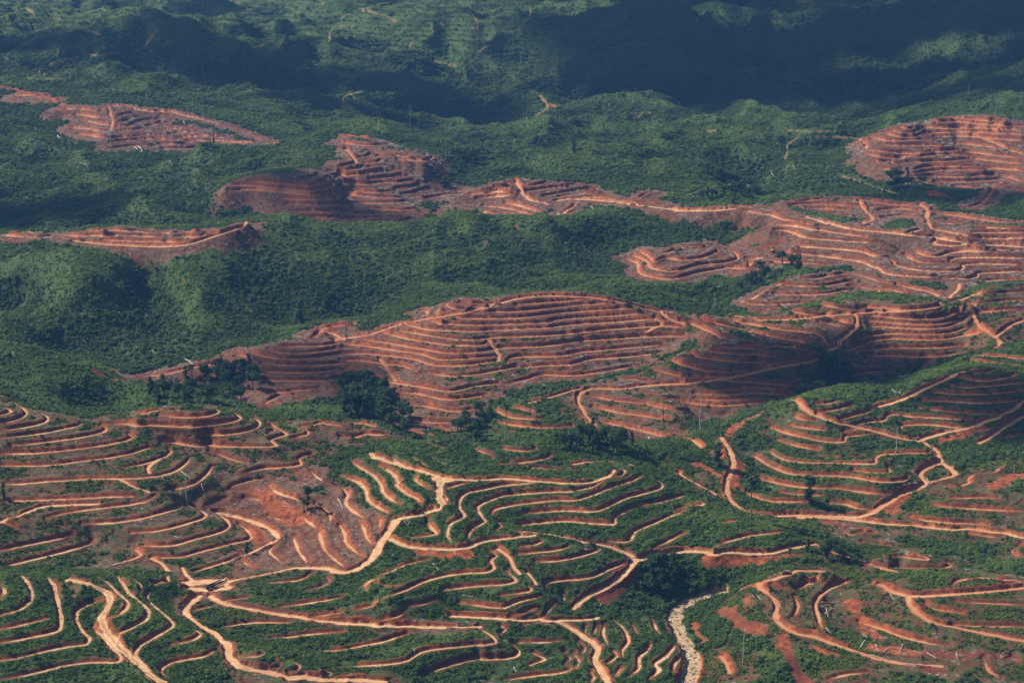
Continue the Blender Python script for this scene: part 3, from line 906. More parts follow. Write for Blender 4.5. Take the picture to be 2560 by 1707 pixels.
# ------------------------------------------------------------------ lay the lines on the surface and carve the benches
A_dirt = np.zeros((NV, NU), np.float32); A_cut = A_dirt.copy(); A_zone = A_dirt.copy(); A_bare = A_dirt.copy(); A_road = A_dirt.copy()
A_g = np.full((NV, NU), 1, np.float32); A_c = A_dirt.copy(); A_rut = np.ones((NV, NU), np.float32); A_river = A_dirt.copy(); A_grass = A_dirt.copy()
BD = np.full((NV, NU), 1e3, np.float32); SW = np.zeros((NV, NU), np.float32); UPS = SW.copy(); SZ = SW.copy(); ZB = Z.copy()
ZG = SW.copy(); ZC2 = SW.copy(); ZN = SW.copy()
for L in LINES:
    if L['k'] == 'k': continue
    D = smooth_poly(L['P'], 7)
    if L['k'] in 'pg' or L['n'] == 'TOPR':
        x, y, ok = hit(D[:, 0], D[:, 1]); x, y = x[ok], y[ok]
        if len(x) < 2: continue
        keep = np.abs(y/np.median(y)-1) < .06; x, y = x[keep], y[keep]
        if len(x) < 2: continue
    else:
        x, y = at_z(D[:, 0], D[:, 1], D[:, 2]); x, y, ok = hit(D[:, 0], D[:, 1], y)
        if ok.sum() > 6: x, y = x[ok], y[ok]
    if L['n'] == 'TOPR': L['w'] *= .42
    z = sample(ZB, x, y)
    k = np.ones(9)/9; zp = np.r_[np.full(4, z[0]), z, np.full(4, z[-1])]; z = np.convolve(zp, k, 'valid')
    if L['n'] == 'RIV': z = z - 1.2
    L['xyz'] = np.column_stack([x, y, z])
    far = np.clip(np.median(y)/1900., 1, 2.0)**.6
    w = L['w']*min(far, 1.08)*(.48 if L['k'] == 't' else .72); R = ((17. if L['g'] > .6 else 27.) if L['k'] not in 'pg' else 6.)*far + w*(.5 if L['k'] != 'g' else 1.)
    u = x/y; i0, i1 = np.searchsorted(fv, [math.log(max(890, y.min()-R)), math.log(y.max()+R)])
    um = R/y.min(); j0, j1 = np.searchsorted(fu, [u.min()-um, u.max()+um])
    if i1-i0 < 2 or j1-j0 < 2: continue
    s = np.s_[i0:i1, j0:j1]; gx, gy = X[s], Y[s]
    d = np.full(gx.shape, 1e6, np.float32); zl = np.zeros(gx.shape, np.float32); al = np.zeros(gx.shape, np.float32); arc = np.r_[0, np.cumsum(np.hypot(np.diff(x), np.diff(y)))]
    for a in range(len(x)-1):
        ex, ey = x[a+1]-x[a], y[a+1]-y[a]; l2 = ex*ex+ey*ey+1e-9
        p0, p1 = np.searchsorted(fv[i0:i1], [math.log(max(885, min(y[a], y[a+1])-R)), math.log(max(y[a], y[a+1])+R)])
        ua, ub = sorted((u[a], u[a+1])); q0, q1 = np.searchsorted(fu[j0:j1], [ua-um*1.1, ub+um*1.1])
        if p1 <= p0 or q1 <= q0: continue
        hx = gx[p0:p1, q0:q1]-x[a]; hy = gy[p0:p1, q0:q1]-y[a]
        t = np.clip((hx*ex+hy*ey)/l2, 0, 1); dd = np.hypot(hx-t*ex, hy-t*ey)
        m = dd < d[p0:p1, q0:q1]
        d[p0:p1, q0:q1] = np.where(m, dd, d[p0:p1, q0:q1]); zl[p0:p1, q0:q1] = np.where(m, z[a]+t*(z[a+1]-z[a]), zl[p0:p1, q0:q1]); al[p0:p1, q0:q1] = np.where(m, arc[a]+t*(arc[a+1]-arc[a]), al[p0:p1, q0:q1])
    wob = (noise(gx, gy, 9., 31)-.5)*1.3 + (noise(gx, gy, 3.2, 32)-.5)*1.3
    e = d - w/2 + wob*np.clip(w/4, .5, 2)*.8
    if L['k'] == 't': e = e + w*.5*(1-sstep(0, 16*far, np.minimum(al, arc[-1]-al))) + w*.28*(noise(al + 31*x[0], al*0, 13., 33)-.35)
    zb = ZB[s]
    if L['k'] == 'g':
        A_grass[s] = np.maximum(A_grass[s], sstep(w*.5, -w*.45, d - w/2 + (fbm(gx, gy, 20., 43)-.5)*w*.5)); continue
    if L['k'] == 'p':
        e2 = e + (fbm(gx, gy, 12., 41)-.5)*w*.9
        A_bare[s] = np.maximum(A_bare[s], sstep(2.5, -2.5, e2)); 
        continue
    up = zb > zl
    T = np.where(up, .8*far, 2.4*far)
    wt = 1 - sstep(0, 1, np.clip(e/T, 0, 1))
    if L['n'] == 'TOPR': wt *= .6
    SW[s] += wt; SZ[s] += wt*zl
    A_dirt[s] = np.maximum(A_dirt[s], sstep(.35*far, -.35*far, e)*(.62 if L['n'] == 'TOPR' else 1.))
    if L['k'] == 'r' and L['n'] != 'RIV': A_road[s] = np.maximum(A_road[s], e < 0)
    if L['n'] == 'RIV': A_river[s] = np.maximum(A_river[s], e < 0)
    ec = e + (fbm(gx, gy, 5., 44, 2)-.5)*3.2
    c = np.where(up, sstep(3.6*far, .8*far, ec), .75*sstep(1.5*far, -.3*far, ec))
    A_cut[s] = np.maximum(A_cut[s], c)
    m = d < BD[s]
    UPS[s] = np.where(m, up, UPS[s])
    BD[s] = np.where(m, d, BD[s]); A_rut[s] = np.where(m, d/(w/2), A_rut[s])
    if L['n'] != 'TOPR' and L['n'] != 'RIV':
        kz = np.exp(-(d/(9*far))**2) + 1e-5
        ZG[s] += kz*L['g']; ZC2[s] += kz*L['c']; ZN[s] += kz
        A_zone[s] = np.maximum(A_zone[s], sstep(15*far if L['g'] > .6 else 22*far, 7*far if L['g'] > .6 else 15*far, d + (fbm(gx, gy, 14., 51)-.5)*20))
nz = ZN > 1e-6
A_g = np.where(nz, ZG/np.maximum(ZN, 1e-6), 1.); A_c = np.where(nz, ZC2/np.maximum(ZN, 1e-6), .2)
mx = np.maximum(SW, 1.); berm = (.5 + 1.3*UPS)*sstep(1.2, 3.2, BD)*sstep(10, 4, BD)*A_zone*np.clip(Y/1600, .8, 1.6)
Z = Z + berm*(1-np.clip(SW, 0, 1))
Z = np.where(SW > 0, Z*(1-np.clip(SW, 0, 1)) + (SZ/np.maximum(SW, 1e-6))*np.clip(SW, 0, 1), Z).astype(np.float32)
rough = (1-np.clip(SW, 0, 1))
Z += rough*((noise(X, Y, 4.5, 61)-.5)*.8 + (noise(X, Y, 2.1, 62)-.5)*.5)*np.clip(Y/1600, .8, 2.2)
Z += (1-rough)*(noise(X, Y, 2.6, 63)-.5)*.22
# convexity of the land: ridges carry grass, hollows carry trees
def box(A, r):
    for ax in (0, 1):
        c = np.cumsum(np.concatenate([np.repeat(A.take([0], ax), r+1, ax), A, np.repeat(A.take([-1], ax), r, ax)], ax), ax, dtype=np.float64)
        n = A.shape[ax]; A = ((c.take(range(2*r+1, 2*r+1+n), ax) - c.take(range(0, n), ax))/(2*r+1)).astype(np.float32)
    return A
A_grass = np.maximum(A_grass, .75*sstep(3150, 3600, Y)*sstep(600, -150, X + (fbm(X, Y, 300., 75)-.5)*700))
rr = int(36*QF)
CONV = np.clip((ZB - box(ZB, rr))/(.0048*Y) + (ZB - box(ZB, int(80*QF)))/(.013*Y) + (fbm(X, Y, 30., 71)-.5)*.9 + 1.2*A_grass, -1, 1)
# ------------------------------------------------------------------ materials
def new_mat(name):
    m = bpy.data.materials.new(name); m.use_nodes = True; nt = m.node_tree
    b = nt.nodes['Principled BSDF']; b.inputs['Roughness'].default_value = .9
    b.inputs['Specular IOR Level'].default_value = .15
    return m, nt, b
class N:
    """small helper to write node graphs"""
    def __init__(s, nt): s.t = nt
    def node(s, ty, **k):
        n = s.t.nodes.new(ty)
        for a, v in k.items(): setattr(n, a, v)
        return n
    def put(s, sock, v):
        if hasattr(v, 'links') or isinstance(v, bpy.types.NodeSocket): s.t.links.new(v, sock)
        else: sock.default_value = v
    def mix(s, f, a, b):
        n = s.node('ShaderNodeMix', data_type='RGBA'); s.put(n.inputs[0], f)
        s.put(n.inputs[6], a if not isinstance(a, tuple) else (*a, 1)); s.put(n.inputs[7], b if not isinstance(b, tuple) else (*b, 1)); return n.outputs[2]
    def m(s, op, a, b=0., c=0.):
        n = s.node('ShaderNodeMath', operation=op); s.put(n.inputs[0], a); s.put(n.inputs[1], b); s.put(n.inputs[2], c); return n.outputs[0]
    def noise(s, scale, detail=3., rough=.6, vec=None):
        n = s.node('ShaderNodeTexNoise'); n.inputs['Scale'].default_value = scale; n.inputs['Detail'].default_value = detail; n.inputs['Roughness'].default_value = rough
        s.t.links.new(vec if vec is not None else s.pos(), n.inputs['Vector']); return n.outputs[0]
    def pos(s):
        if not hasattr(s, '_p'): s._p = s.node('ShaderNodeNewGeometry').outputs['Position']
        return s._p
    def ramp(s, v, lo, hi): 
        n = s.node('ShaderNodeMapRange', interpolation_type='SMOOTHSTEP'); s.put(n.inputs[0], v); n.inputs[1].default_value = lo; n.inputs[2].default_value = hi; return n.outputs[0]
def ground_material():
    m, nt, b = new_mat('earth_and_undergrowth'); g = N(nt)
    a1 = g.node('ShaderNodeAttribute', attribute_name='cover_a'); a2 = g.node('ShaderNodeAttribute', attribute_name='cover_b')
    s1 = g.node('ShaderNodeSeparateColor'); nt.links.new(a1.outputs['Color'], s1.inputs[0]); s2 = g.node('ShaderNodeSeparateColor'); nt.links.new(a2.outputs['Color'], s2.inputs[0])
    dirt, cut, zone = s1.outputs; green = a1.outputs['Alpha']; tone, conv, rut = s2.outputs; bare = a2.outputs['Alpha']
    n1 = g.noise(.035, 4); n2 = g.noise(.22, 4); n3 = g.noise(1.1, 3); n4 = g.noise(.011, 2)
    # undergrowth
    gr = g.mix(g.ramp(n2, .35, .68), (.018, .034, .009), (.036, .062, .015))
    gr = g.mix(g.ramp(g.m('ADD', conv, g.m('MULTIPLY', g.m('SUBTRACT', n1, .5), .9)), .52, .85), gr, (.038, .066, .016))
    gr = g.mix(g.m('MULTIPLY', g.ramp(n3, .55, .8), .5), gr, (.075, .105, .034))
    # cleared soil between the benches, with brushwood litter
    soil = g.mix(g.ramp(n2, .3, .7), (.062, .023, .013), (.15, .050, .024))
    litter = g.mix(g.ramp(n3, .3, .7), (.058, .033, .021), (.175, .105, .064))
    soil = g.mix(g.m('MULTIPLY', g.ramp(g.m('ADD', n1, g.m('MULTIPLY', g.m('SUBTRACT', n2, .5), .8)), .42, .60), .75), soil, litter)
    gz = g.ramp(g.m('ADD', g.m('MULTIPLY', green, 1.0), g.m('MULTIPLY', g.m('SUBTRACT', n2, .5), 1.3)), .45, .75)
    soil = g.mix(gz, soil, gr)
    fresh = g.mix(g.ramp(n2, .3, .72), (.115, .029, .011), (.31, .082, .028))
    fresh = g.mix(g.ramp(n4, .46, .62), fresh, g.mix(n2, (.060, .017, .012), (.17, .048, .024)))
    soil = g.mix(g.m('MULTIPLY', cut, g.ramp(g.m('ADD', n3, g.m('MULTIPLY', cut, .5)), .35, .75)), soil, fresh)
    col = g.mix(zone, gr, soil)
    col = g.mix(g.m('MULTIPLY', bare, g.ramp(g.m('ADD', bare, g.m('SUBTRACT', n2, .5)), .3, .6)), col, fresh)
    # trodden bench and road surface
    tan = g.mix(g.ramp(n2, .3, .7), (.42, .215, .105), (.62, .40, .225)); org = g.mix(g.ramp(n3, .3, .7), (.30, .108, .046), (.46, .195, .090))
    top = g.mix(g.ramp(g.m('ADD', tone, g.m('MULTIPLY', g.m('SUBTRACT', n1, .5), .9)), -.05, .62), org, tan)
    top = g.mix(g.m('MULTIPLY', g.ramp(n4, .5, .64), g.m('SUBTRACT', .75, tone)), top, g.mix(n3, (.24, .078, .036), (.38, .15, .07)))
    strip = g.m('MULTIPLY', g.m('SUBTRACT', 1., g.ramp(rut, .18, .42)), g.m('MULTIPLY', g.ramp(green, .8, .95), g.ramp(n3, .42, .58)))
    top = g.mix(g.m('MULTIPLY', strip, .7), top, (.05, .085, .022))
    top = g.mix(g.m('MULTIPLY', g.ramp(n3, .62, .75), .35), top, (.20, .075, .035))
    ruts = g.m('MULTIPLY', g.m('SUBTRACT', 1., g.ramp(g.m('ABSOLUTE', g.m('SUBTRACT', rut, .46)), .05, .2)), g.ramp(n2, .4, .6))
    top = g.mix(g.m('MULTIPLY', ruts, .6), top, (.26, .115, .056))
    col = g.mix(dirt, col, top)
    nt.links.new(col, b.inputs['Base Color'])
    bump = g.node('ShaderNodeBump'); bump.inputs['Strength'].default_value = .5; bump.inputs['Distance'].default_value = .6
    nt.links.new(g.noise(.8, 4, .7), bump.inputs['Height']); nt.links.new(bump.outputs[0], b.inputs['Normal'])
    return m
M_ground = ground_material()
def water_material():
    m, nt, b = new_mat('silty_water'); g = N(nt)
    nt.links.new(g.mix(g.ramp(g.noise(.12, 3), .3, .7), (.29, .19, .105), (.42, .30, .18)), b.inputs['Base Color'])
    b.inputs['Roughness'].default_value = .5; b.inputs['Specular IOR Level'].default_value = .2
    return m
def plain(name, col, var=.35, sc=1.5, rough=.9):
    m, nt, b = new_mat(name); g = N(nt)
    nt.links.new(g.mix(g.ramp(g.noise(sc, 4), .3, .7), tuple(c*(1-var) for c in col), tuple(min(1, c*(1+var)) for c in col)), b.inputs['Base Color']); b.inputs['Roughness'].default_value = rough
    return m
def leaf_material(name, dark, light, yel):
    m, nt, b = new_mat(name); g = N(nt)
    at = g.node('ShaderNodeAttribute', attribute_name='tint', attribute_type='INSTANCER')
    oi = g.node('ShaderNodeObjectInfo'); n = g.noise(.02, 3); n2 = g.noise(1.2, 2)
    v = g.m('ADD', g.m('MULTIPLY', oi.outputs['Random'], .5), g.m('MULTIPLY', n2, .5))
    c = g.mix(v, dark, light); f = g.m('ADD', at.outputs['Fac'], g.m('MULTIPLY', g.m('SUBTRACT', n, .5), .9))
    c = g.mix(g.ramp(f, .35, .95), c, yel)
    nt.links.new(c, b.inputs['Base Color']); b.inputs['Roughness'].default_value = .75
    # thin leaves let some light through
    tr = g.node('ShaderNodeBsdfTranslucent'); nt.links.new(c, tr.inputs[0]); mx = g.node('ShaderNodeMixShader'); mx.inputs[0].default_value = .25
    out = nt.nodes['Material Output']; nt.links.new(b.outputs[0], mx.inputs[1]); nt.links.new(tr.outputs[0], mx.inputs[2]); nt.links.new(mx.outputs[0], out.inputs[0])
    return m
M_water = water_material()
M_scrub = leaf_material('scrub_leaves', (.044, .078, .018), (.095, .150, .034), (.150, .215, .046))
M_cover = leaf_material('cover_crop_leaves', (.030, .064, .010), (.082, .145, .020), (.145, .215, .034))
M_tree = leaf_material('tree_leaves', (.022, .050, .016), (.055, .105, .028), (.085, .14, .035))
M_bark = plain('grey_bark', (.20, .165, .13)); M_pale = plain('bleached_wood', (.40, .37, .33), .3); M_dark = plain('charred_wood', (.035, .03, .028))
M_brown = plain('brown_bark', (.11, .08, .06))
# ------------------------------------------------------------------ ground, roads and stream as sheets of one survey grid
def sheet(name, faces, mat, kind='structure', label=None, cat=None):
    used = np.unique(faces); remap = np.zeros(NV*NU, np.int32); remap[used] = np.arange(len(used), dtype=np.int32)
    me = bpy.data.meshes.new(name); me.vertices.add(len(used))
    co = np.column_stack([X.ravel()[used], Y.ravel()[used], Z.ravel()[used]]).astype(np.float32)
    me.vertices.foreach_set('co', co.ravel()); nf = len(faces)
    me.loops.add(nf*4); me.loops.foreach_set('vertex_index', remap[faces].ravel().astype(np.int32))
    me.polygons.add(nf); me.polygons.foreach_set('loop_start', np.arange(0, nf*4, 4, dtype=np.int32)); me.polygons.foreach_set('loop_total', np.full(nf, 4, np.int32))
    me.update(calc_edges=True); me.polygons.foreach_set('use_smooth', np.ones(nf, bool))
    for nm, arr in (('cover_a', (A_dirt, A_cut, A_zone, A_g)), ('cover_b', (A_c, CONV*.5+.5, np.clip(A_rut, 0, 1), A_bare))):
        at = me.attributes.new(nm, 'FLOAT_COLOR', 'POINT')
        at.data.foreach_set('color', np.column_stack([np.asarray(a, np.float32).ravel()[used] for a in arr]).astype(np.float32).ravel())
    me.materials.append(mat); o = bpy.data.objects.new(name, me); SC.collection.objects.link(o); o['kind'] = kind
    if label: o['label'] = label
    if cat: o['category'] = cat
    return o
I = np.arange(NV*NU, dtype=np.int32).reshape(NV, NU)
F = np.stack([I[:-1, :-1], I[:-1, 1:], I[1:, 1:], I[1:, :-1]], -1).reshape(-1, 4)
fr = A_road.ravel()[F].min(1) > .5; fw = (A_river.ravel()[F].min(1) > .5)
sheet('ground', F[~(fr | fw)], M_ground, label='red and green hills cut into bare terraces', cat='terrain')
sheet('dirt_road', F[fr & ~fw], M_ground, label='tan dirt roads winding over the terraced hills', cat='road')
sheet('stream', F[fw], M_water, label='muddy brown stream between green banks at the lower right', cat='stream')
del F, I
# ------------------------------------------------------------------ scrub, cover crop and brushwood (masses nobody could count)
RNG = np.random.default_rng(7)
def leafy(name, mat, n, leaf, squash=.75, seed=0, clumps=5):
    """a bush about 2 m across: leaf-sized faces over several uneven clumps"""
    r = random.Random(seed); vs_, fs = [], []
    cl = []
    for k in range(clumps):
        a = r.uniform(0, 6.28); d = r.uniform(.15, .62); cl.append((d*math.cos(a), d*math.sin(a), r.uniform(.3, .75)*squash, r.uniform(.38, .62)))
    for k in range(n):
        cx, cy, cz, cr = cl[k % clumps]
        a = r.uniform(0, 6.283); zz = r.uniform(-.55, 1); q = math.sqrt(max(0, 1-zz*zz)); rr_ = cr*r.uniform(.72, 1.08)
        nrm = Vector((q*math.cos(a), q*math.sin(a), zz)); p = Vector((cx, cy, cz)) + nrm*rr_
        if p.z < -.12: p.z = -.12
        nrm = (nrm + Vector((r.uniform(-.7, .7), r.uniform(-.7, .7), r.uniform(-.2, .7)))).normalized()
        t = nrm.orthogonal().normalized(); t.rotate(Matrix.Rotation(r.uniform(0, 6.28), 3, nrm)); b = nrm.cross(t)
        s = leaf*r.uniform(.65, 1.3); i = len(vs_)
        vs_ += [p-t*s, p-b*s*.55+nrm*s*.15, p+t*s, p+b*s*.55+nrm*s*.15]; fs.append((i, i+1, i+2, i+3))
    me = bpy.data.meshes.new(name); me.from_pydata([tuple(v) for v in vs_], [], fs); me.materials.append(mat)
    return me
def brush(name, mat, n, seed):
    r = random.Random(seed); bm = bmesh.new()
    for k in range(n):
        a = r.uniform(0, 3.14); l = r.uniform(.5, 1.6); w = r.uniform(.04, .10); c = Vector((r.uniform(-.8, .8), r.uniform(-.8, .8), r.uniform(.05, .45)))
        d = Vector((math.cos(a)*l, math.sin(a)*l, r.uniform(-.3, .35))); n_ = Vector((-d.y, d.x, 0)).normalized()*w; u = Vector((0, 0, w))
        q = [c-d+n_, c-d-u, c-d-n_, c-d+u]; q2 = [c+d+n_*.5, c+d-u*.5, c+d-n_*.5, c+d+u*.5]
        v1 = [bm.verts.new(p) for p in q]; v2 = [bm.verts.new(p) for p in q2]
        for i in range(4): bm.faces.new((v1[i], v1[(i+1) % 4], v2[(i+1) % 4], v2[i]))
    me = bpy.data.meshes.new(name); bm.to_mesh(me); bm.free(); me.materials.append(mat); return me
def scatter(name, protos, pts, scale, tint, label, cat, tilt=0.):
    col = bpy.data.collections.new(name + '_kinds')
    for k, me in enumerate(protos):
        col.objects.link(bpy.data.objects.new('%s_%d' % (name, k), me))
    n = len(pts); me = bpy.data.meshes.new(name); me.vertices.add(n); me.vertices.foreach_set('co', pts.astype(np.float32).ravel())
    for nm, ty, ar in (('sc', 'FLOAT', scale), ('tint', 'FLOAT', tint), ('turn', 'FLOAT', RNG.uniform(0, 6.283, n)), ('pick', 'INT', RNG.integers(0, len(protos), n))):
        at = me.attributes.new(nm, ty, 'POINT'); at.data.foreach_set('value', np.asarray(ar, np.int32 if ty == 'INT' else np.float32))
    o = bpy.data.objects.new(name, me); SC.collection.objects.link(o); o['kind'] = 'stuff'; o['label'] = label; o['category'] = cat
    t = bpy.data.node_groups.new(name, 'GeometryNodeTree')
    t.interface.new_socket('Geometry', in_out='INPUT', socket_type='NodeSocketGeometry'); t.interface.new_socket('Geometry', in_out='OUTPUT', socket_type='NodeSocketGeometry')
    gi = t.nodes.new('NodeGroupInput'); go = t.nodes.new('NodeGroupOutput'); ip = t.nodes.new('GeometryNodeInstanceOnPoints'); ci = t.nodes.new('GeometryNodeCollectionInfo')
    ci.inputs['Collection'].default_value = col; ci.inputs['Separate Children'].default_value = True; ci.inputs['Reset Children'].default_value = True
    def att(nm, ty):
        a = t.nodes.new('GeometryNodeInputNamedAttribute'); a.data_type = ty; a.inputs['Name'].default_value = nm; return a.outputs['Attribute']
    cx = t.nodes.new('ShaderNodeCombineXYZ'); lk = t.links.new
    mp = t.nodes.new('GeometryNodeMeshToPoints')
    lk(gi.outputs[0], mp.inputs['Mesh']); lk(mp.outputs[0], ip.inputs['Points']); lk(ci.outputs[0], ip.inputs['Instance']); ip.inputs['Pick Instance'].default_value = True
    lk(att('pick', 'INT'), ip.inputs['Instance Index']); lk(att('turn', 'FLOAT'), cx.inputs['Z']); lk(cx.outputs[0], ip.inputs['Rotation']); lk(att('sc', 'FLOAT'), ip.inputs['Scale']); lk(ip.outputs[0], go.inputs[0])
    md = o.modifiers.new('plants', 'NODES'); md.node_group = t
    return o
def pick(dens):
    """random grid points with the given density per square metre (array over the grid)"""
    area = (Y*Y)*np.gradient(fv)[:, None]*np.gradient(fu)[None, :]
    inside = (np.abs(fu) < .30)[None, :] * ((Y > 1000) & (Y < 6600))
    lam = dens*area*inside; m = RNG.random(lam.shape) < lam
    i, j = np.nonzero(m); n = len(i)
    ii = np.clip(i + RNG.uniform(-.5, .5, n), 0, NV-1.01); jj = np.clip(j + RNG.uniform(-.5, .5, n), 0, NU-1.01)
    a, b = ii-ii.astype(int), jj-jj.astype(int); p, q = ii.astype(int), jj.astype(int)
    f = lambda A: (A[p, q]*(1-b)+A[p, q+1]*b)*(1-a)+(A[p+1, q]*(1-b)+A[p+1, q+1]*b)*a
    return i, j, np.column_stack([f(X), f(Y), f(Z)])
n_big = fbm(X, Y, 45., 81); n_mid = fbm(X, Y, 11., 82)
open_ = (1-np.clip(SW, 0, 1))*(A_bare < .45)*(1-sstep(.02, .25, box(A_river, 3)))*sstep(0, 1.2, BD - 2.0 - UPS*(.2 + 5.5*(n_mid-.28))*np.clip(1.5-A_g*.55, .6, 1.3))
forest = open_*(1-A_zone)
grass = sstep(.15, .75, CONV)
# uncleared slopes; on the far plantation slopes the palms stand in contour rows
plant = sstep(3250, 3500, Y)*sstep(350, -100, X + (n_big-.5)*500)
fz = (Z/(7.5 + 0*Y)) % 1.
ROWS = 1 - plant*.96*sstep(.17, .26, np.abs(fz-.5))
size_f = np.interp(Y[:, 0], [1000, 1700, 2400, 3500, 6500], [1.3, 1.6, 1.8, 2.3, 3.4])[:, None]
dens = forest*(1+.5*grass)*(.35 + .75*sstep(.35, .6, n_big)) * (.78/size_f**2) * ROWS
i, j, P = pick(dens)
big = np.where(RNG.random(len(i)) < np.where(CONV[i, j] < -.1, .28, .03), RNG.uniform(1.5, 2.3, len(i)), 1.)*np.where(RNG.random(len(i)) < .008, RNG.uniform(1.7, 2.4, len(i)), 1.)
sc = size_f[i, 0]*(1-.45*grass[i, j])*np.exp(RNG.normal(-.14, .42, len(i)))*big; sc = np.minimum(sc, 1.9*size_f[i, 0]); P[:, 2] -= .12*sc
print('scrub', len(i))
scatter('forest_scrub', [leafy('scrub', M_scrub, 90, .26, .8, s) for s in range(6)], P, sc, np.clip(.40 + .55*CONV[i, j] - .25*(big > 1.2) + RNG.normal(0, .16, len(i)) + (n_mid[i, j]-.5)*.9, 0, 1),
        'dense green regrowth scrub covering the uncleared hills', 'scrub')
# low growth on the terrace risers and abandoned benches
gg = np.clip(A_g + (n_mid-.5)*1.1 + (n_big-.5)*.7 - .35*A_cut, 0, 1.3)
dens = open_*A_zone*sstep(.42, .8, gg)*(Y < 3000)*.55*np.clip(1500/Y, .4, 1.2)
dens = dens + A_dirt*(A_road < .5)*(A_rut < .6)*sstep(.45, .85, A_g)*sstep(.4, .6, n_mid)*(Y < 1700)*.16
i, j, P = pick(dens); bigc = (RNG.random(len(i)) < .10)*(A_dirt[i, j] < .3); sc = np.where(A_dirt[i, j] > .3, .5, 1)*np.where(bigc, 1.75, 1)*RNG.uniform(.55, 1.4, len(i))*np.clip(Y[i, j]/1500, .85, 1.7); P[:, 2] -= .12*sc
print('cover', len(i))
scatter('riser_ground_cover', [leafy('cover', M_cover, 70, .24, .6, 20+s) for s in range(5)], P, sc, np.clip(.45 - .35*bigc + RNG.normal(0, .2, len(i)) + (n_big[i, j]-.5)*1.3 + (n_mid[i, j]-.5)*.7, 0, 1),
        'low green cover crop on the terrace banks', 'cover crop')
# brushwood left on the cleared banks
dens = np.maximum(open_*A_zone, .6*(A_bare > .4))*sstep(.55, .2, gg - .5*A_bare)*sstep(.38, .6, fbm(X, Y, 16., 84))*(Y < 3000)*.12*np.clip(1500/Y, .4, 1.2)
i, j, P = pick(dens); sc = RNG.uniform(.6, 1.5, len(i))*np.clip(Y[i, j]/1700, .8, 1.6)
print('brush', len(i))
scatter('brushwood', [brush('sticks', M_bark if s % 2 else M_pale, 7, 40+s) for s in range(4)], P, sc, np.zeros(len(i)), 'grey brushwood and felled branches littering the bare banks', 'brushwood')
# ------------------------------------------------------------------ things standing and lying on the hills
def link(o, parent=None):
    SC.collection.objects.link(o)
    if parent: o.parent = parent
    return o
def mesh_of(name, bm, mat, smooth=False):
    me = bpy.data.meshes.new(name); bm.normal_update(); bm.to_mesh(me); bm.free(); me.materials.append(mat)
    if smooth: me.polygons.foreach_set('use_smooth', [True]*len(me.polygons))
    return me
def tube(bm, pts, rads, n=7):
    rings = []; P = [Vector(p) for p in pts]
    for i, p in enumerate(P):
        d = (P[min(i+1, len(P)-1)] - P[max(i-1, 0)]).normalized(); a = d.orthogonal().normalized(); b = d.cross(a)
        rings.append([bm.verts.new(p + (a*math.cos(6.2832*k/n) + b*math.sin(6.2832*k/n))*rads[i]) for k in range(n)])
    for r0, r1 in zip(rings, rings[1:]):
        for k in range(n): bm.faces.new((r0[k], r0[(k+1) % n], r1[(k+1) % n], r1[k]))
    bm.faces.new(rings[0][::-1]); bm.faces.new(rings[-1])
def box_at(bm, c, s, rot=None, bev=0.):
    r = bmesh.ops.create_cube(bm, size=1.0); vs2 = r['verts']
    for v in vs2:
        v.co = Vector((v.co.x*s[0], v.co.y*s[1], v.co.z*s[2]))
        if rot: v.co.rotate(rot)
        v.co += Vector(c)
    if bev: bmesh.ops.bevel(bm, geom=list({e for v in vs2 for e in v.link_edges}), offset=bev, segments=2, affect='EDGES')
def trunk_mesh(name, seed, rad0=.016, forks=0, stubs=4, top=1., bend=.02, mat=None):
    """a stem one unit tall"""
    r = random.Random(seed); bm = bmesh.new(); pts, rr = [], []
    for k in range(8):
        t = k/7*top; pts.append((r.uniform(-1, 1)*bend*t, r.uniform(-1, 1)*bend*t, t - .02)); rr.append(rad0*(1.25 - .85*t if k else 1.7))
    tube(bm, pts, rr); return bm, pts
def limbs_mesh(bm, seed, n, lo, hi, ln, rad0):
    r = random.Random(seed)
    for k in range(n):
        z = r.uniform(lo, hi); a = r.uniform(0, 6.28); l = ln*r.uniform(.5, 1.); up = r.uniform(.25, .95); c, s = math.cos(a), math.sin(a)
        p = [(0, 0, z), (c*l*.4, s*l*.4, z + l*.3*up), (c*l*.75 + r.uniform(-.02, .02), s*l*.75, z + l*.7*up), (c*l, s*l, z + l*1.05*up)]
        tube(bm, p, [rad0*.7, rad0*.55, rad0*.4, rad0*.2], 5)
        if r.random() < .6:
            b = p[2]; tube(bm, [b, (b[0]-s*l*.3, b[1]+c*l*.3, b[2]+l*.35)], [rad0*.35, rad0*.15], 4)
def crown_mesh(name, seed, clumps, n, leaf, mat):
    """foliage built of leaf sprays in uneven clumps; clumps = [(x, y, z, rx, rz)] in units of the tree height"""
    r = random.Random(seed); vs_, fs = [], []
    for k in range(n):
        cx, cy, cz, rx, rz = clumps[k % len(clumps)]
        a = r.uniform(0, 6.283); zz = r.uniform(-1, 1); q = math.sqrt(1-zz*zz); d = r.uniform(.55, 1.08) if r.random() < .8 else r.uniform(.1, .6)
        nrm = Vector((q*math.cos(a), q*math.sin(a), zz)); p = Vector((cx + nrm.x*rx*d, cy + nrm.y*rx*d, cz + nrm.z*rz*d))
        nrm = (nrm + Vector((r.uniform(-.8, .8), r.uniform(-.8, .8), r.uniform(-.1, .8)))).normalized(); t = nrm.orthogonal().normalized(); t.rotate(Matrix.Rotation(r.uniform(0, 6.28), 3, nrm)); b = nrm.cross(t)
        s = leaf*r.uniform(.6, 1.35); i = len(vs_); vs_ += [p-t*s, p-b*s*.5+nrm*s*.2, p+t*s, p+b*s*.5+nrm*s*.2]; fs.append((i, i+1, i+2, i+3))
    me = bpy.data.meshes.new(name); me.from_pydata([tuple(v) for v in vs_], [], fs); me.materials.append(mat); return me
_r = random.Random(3)
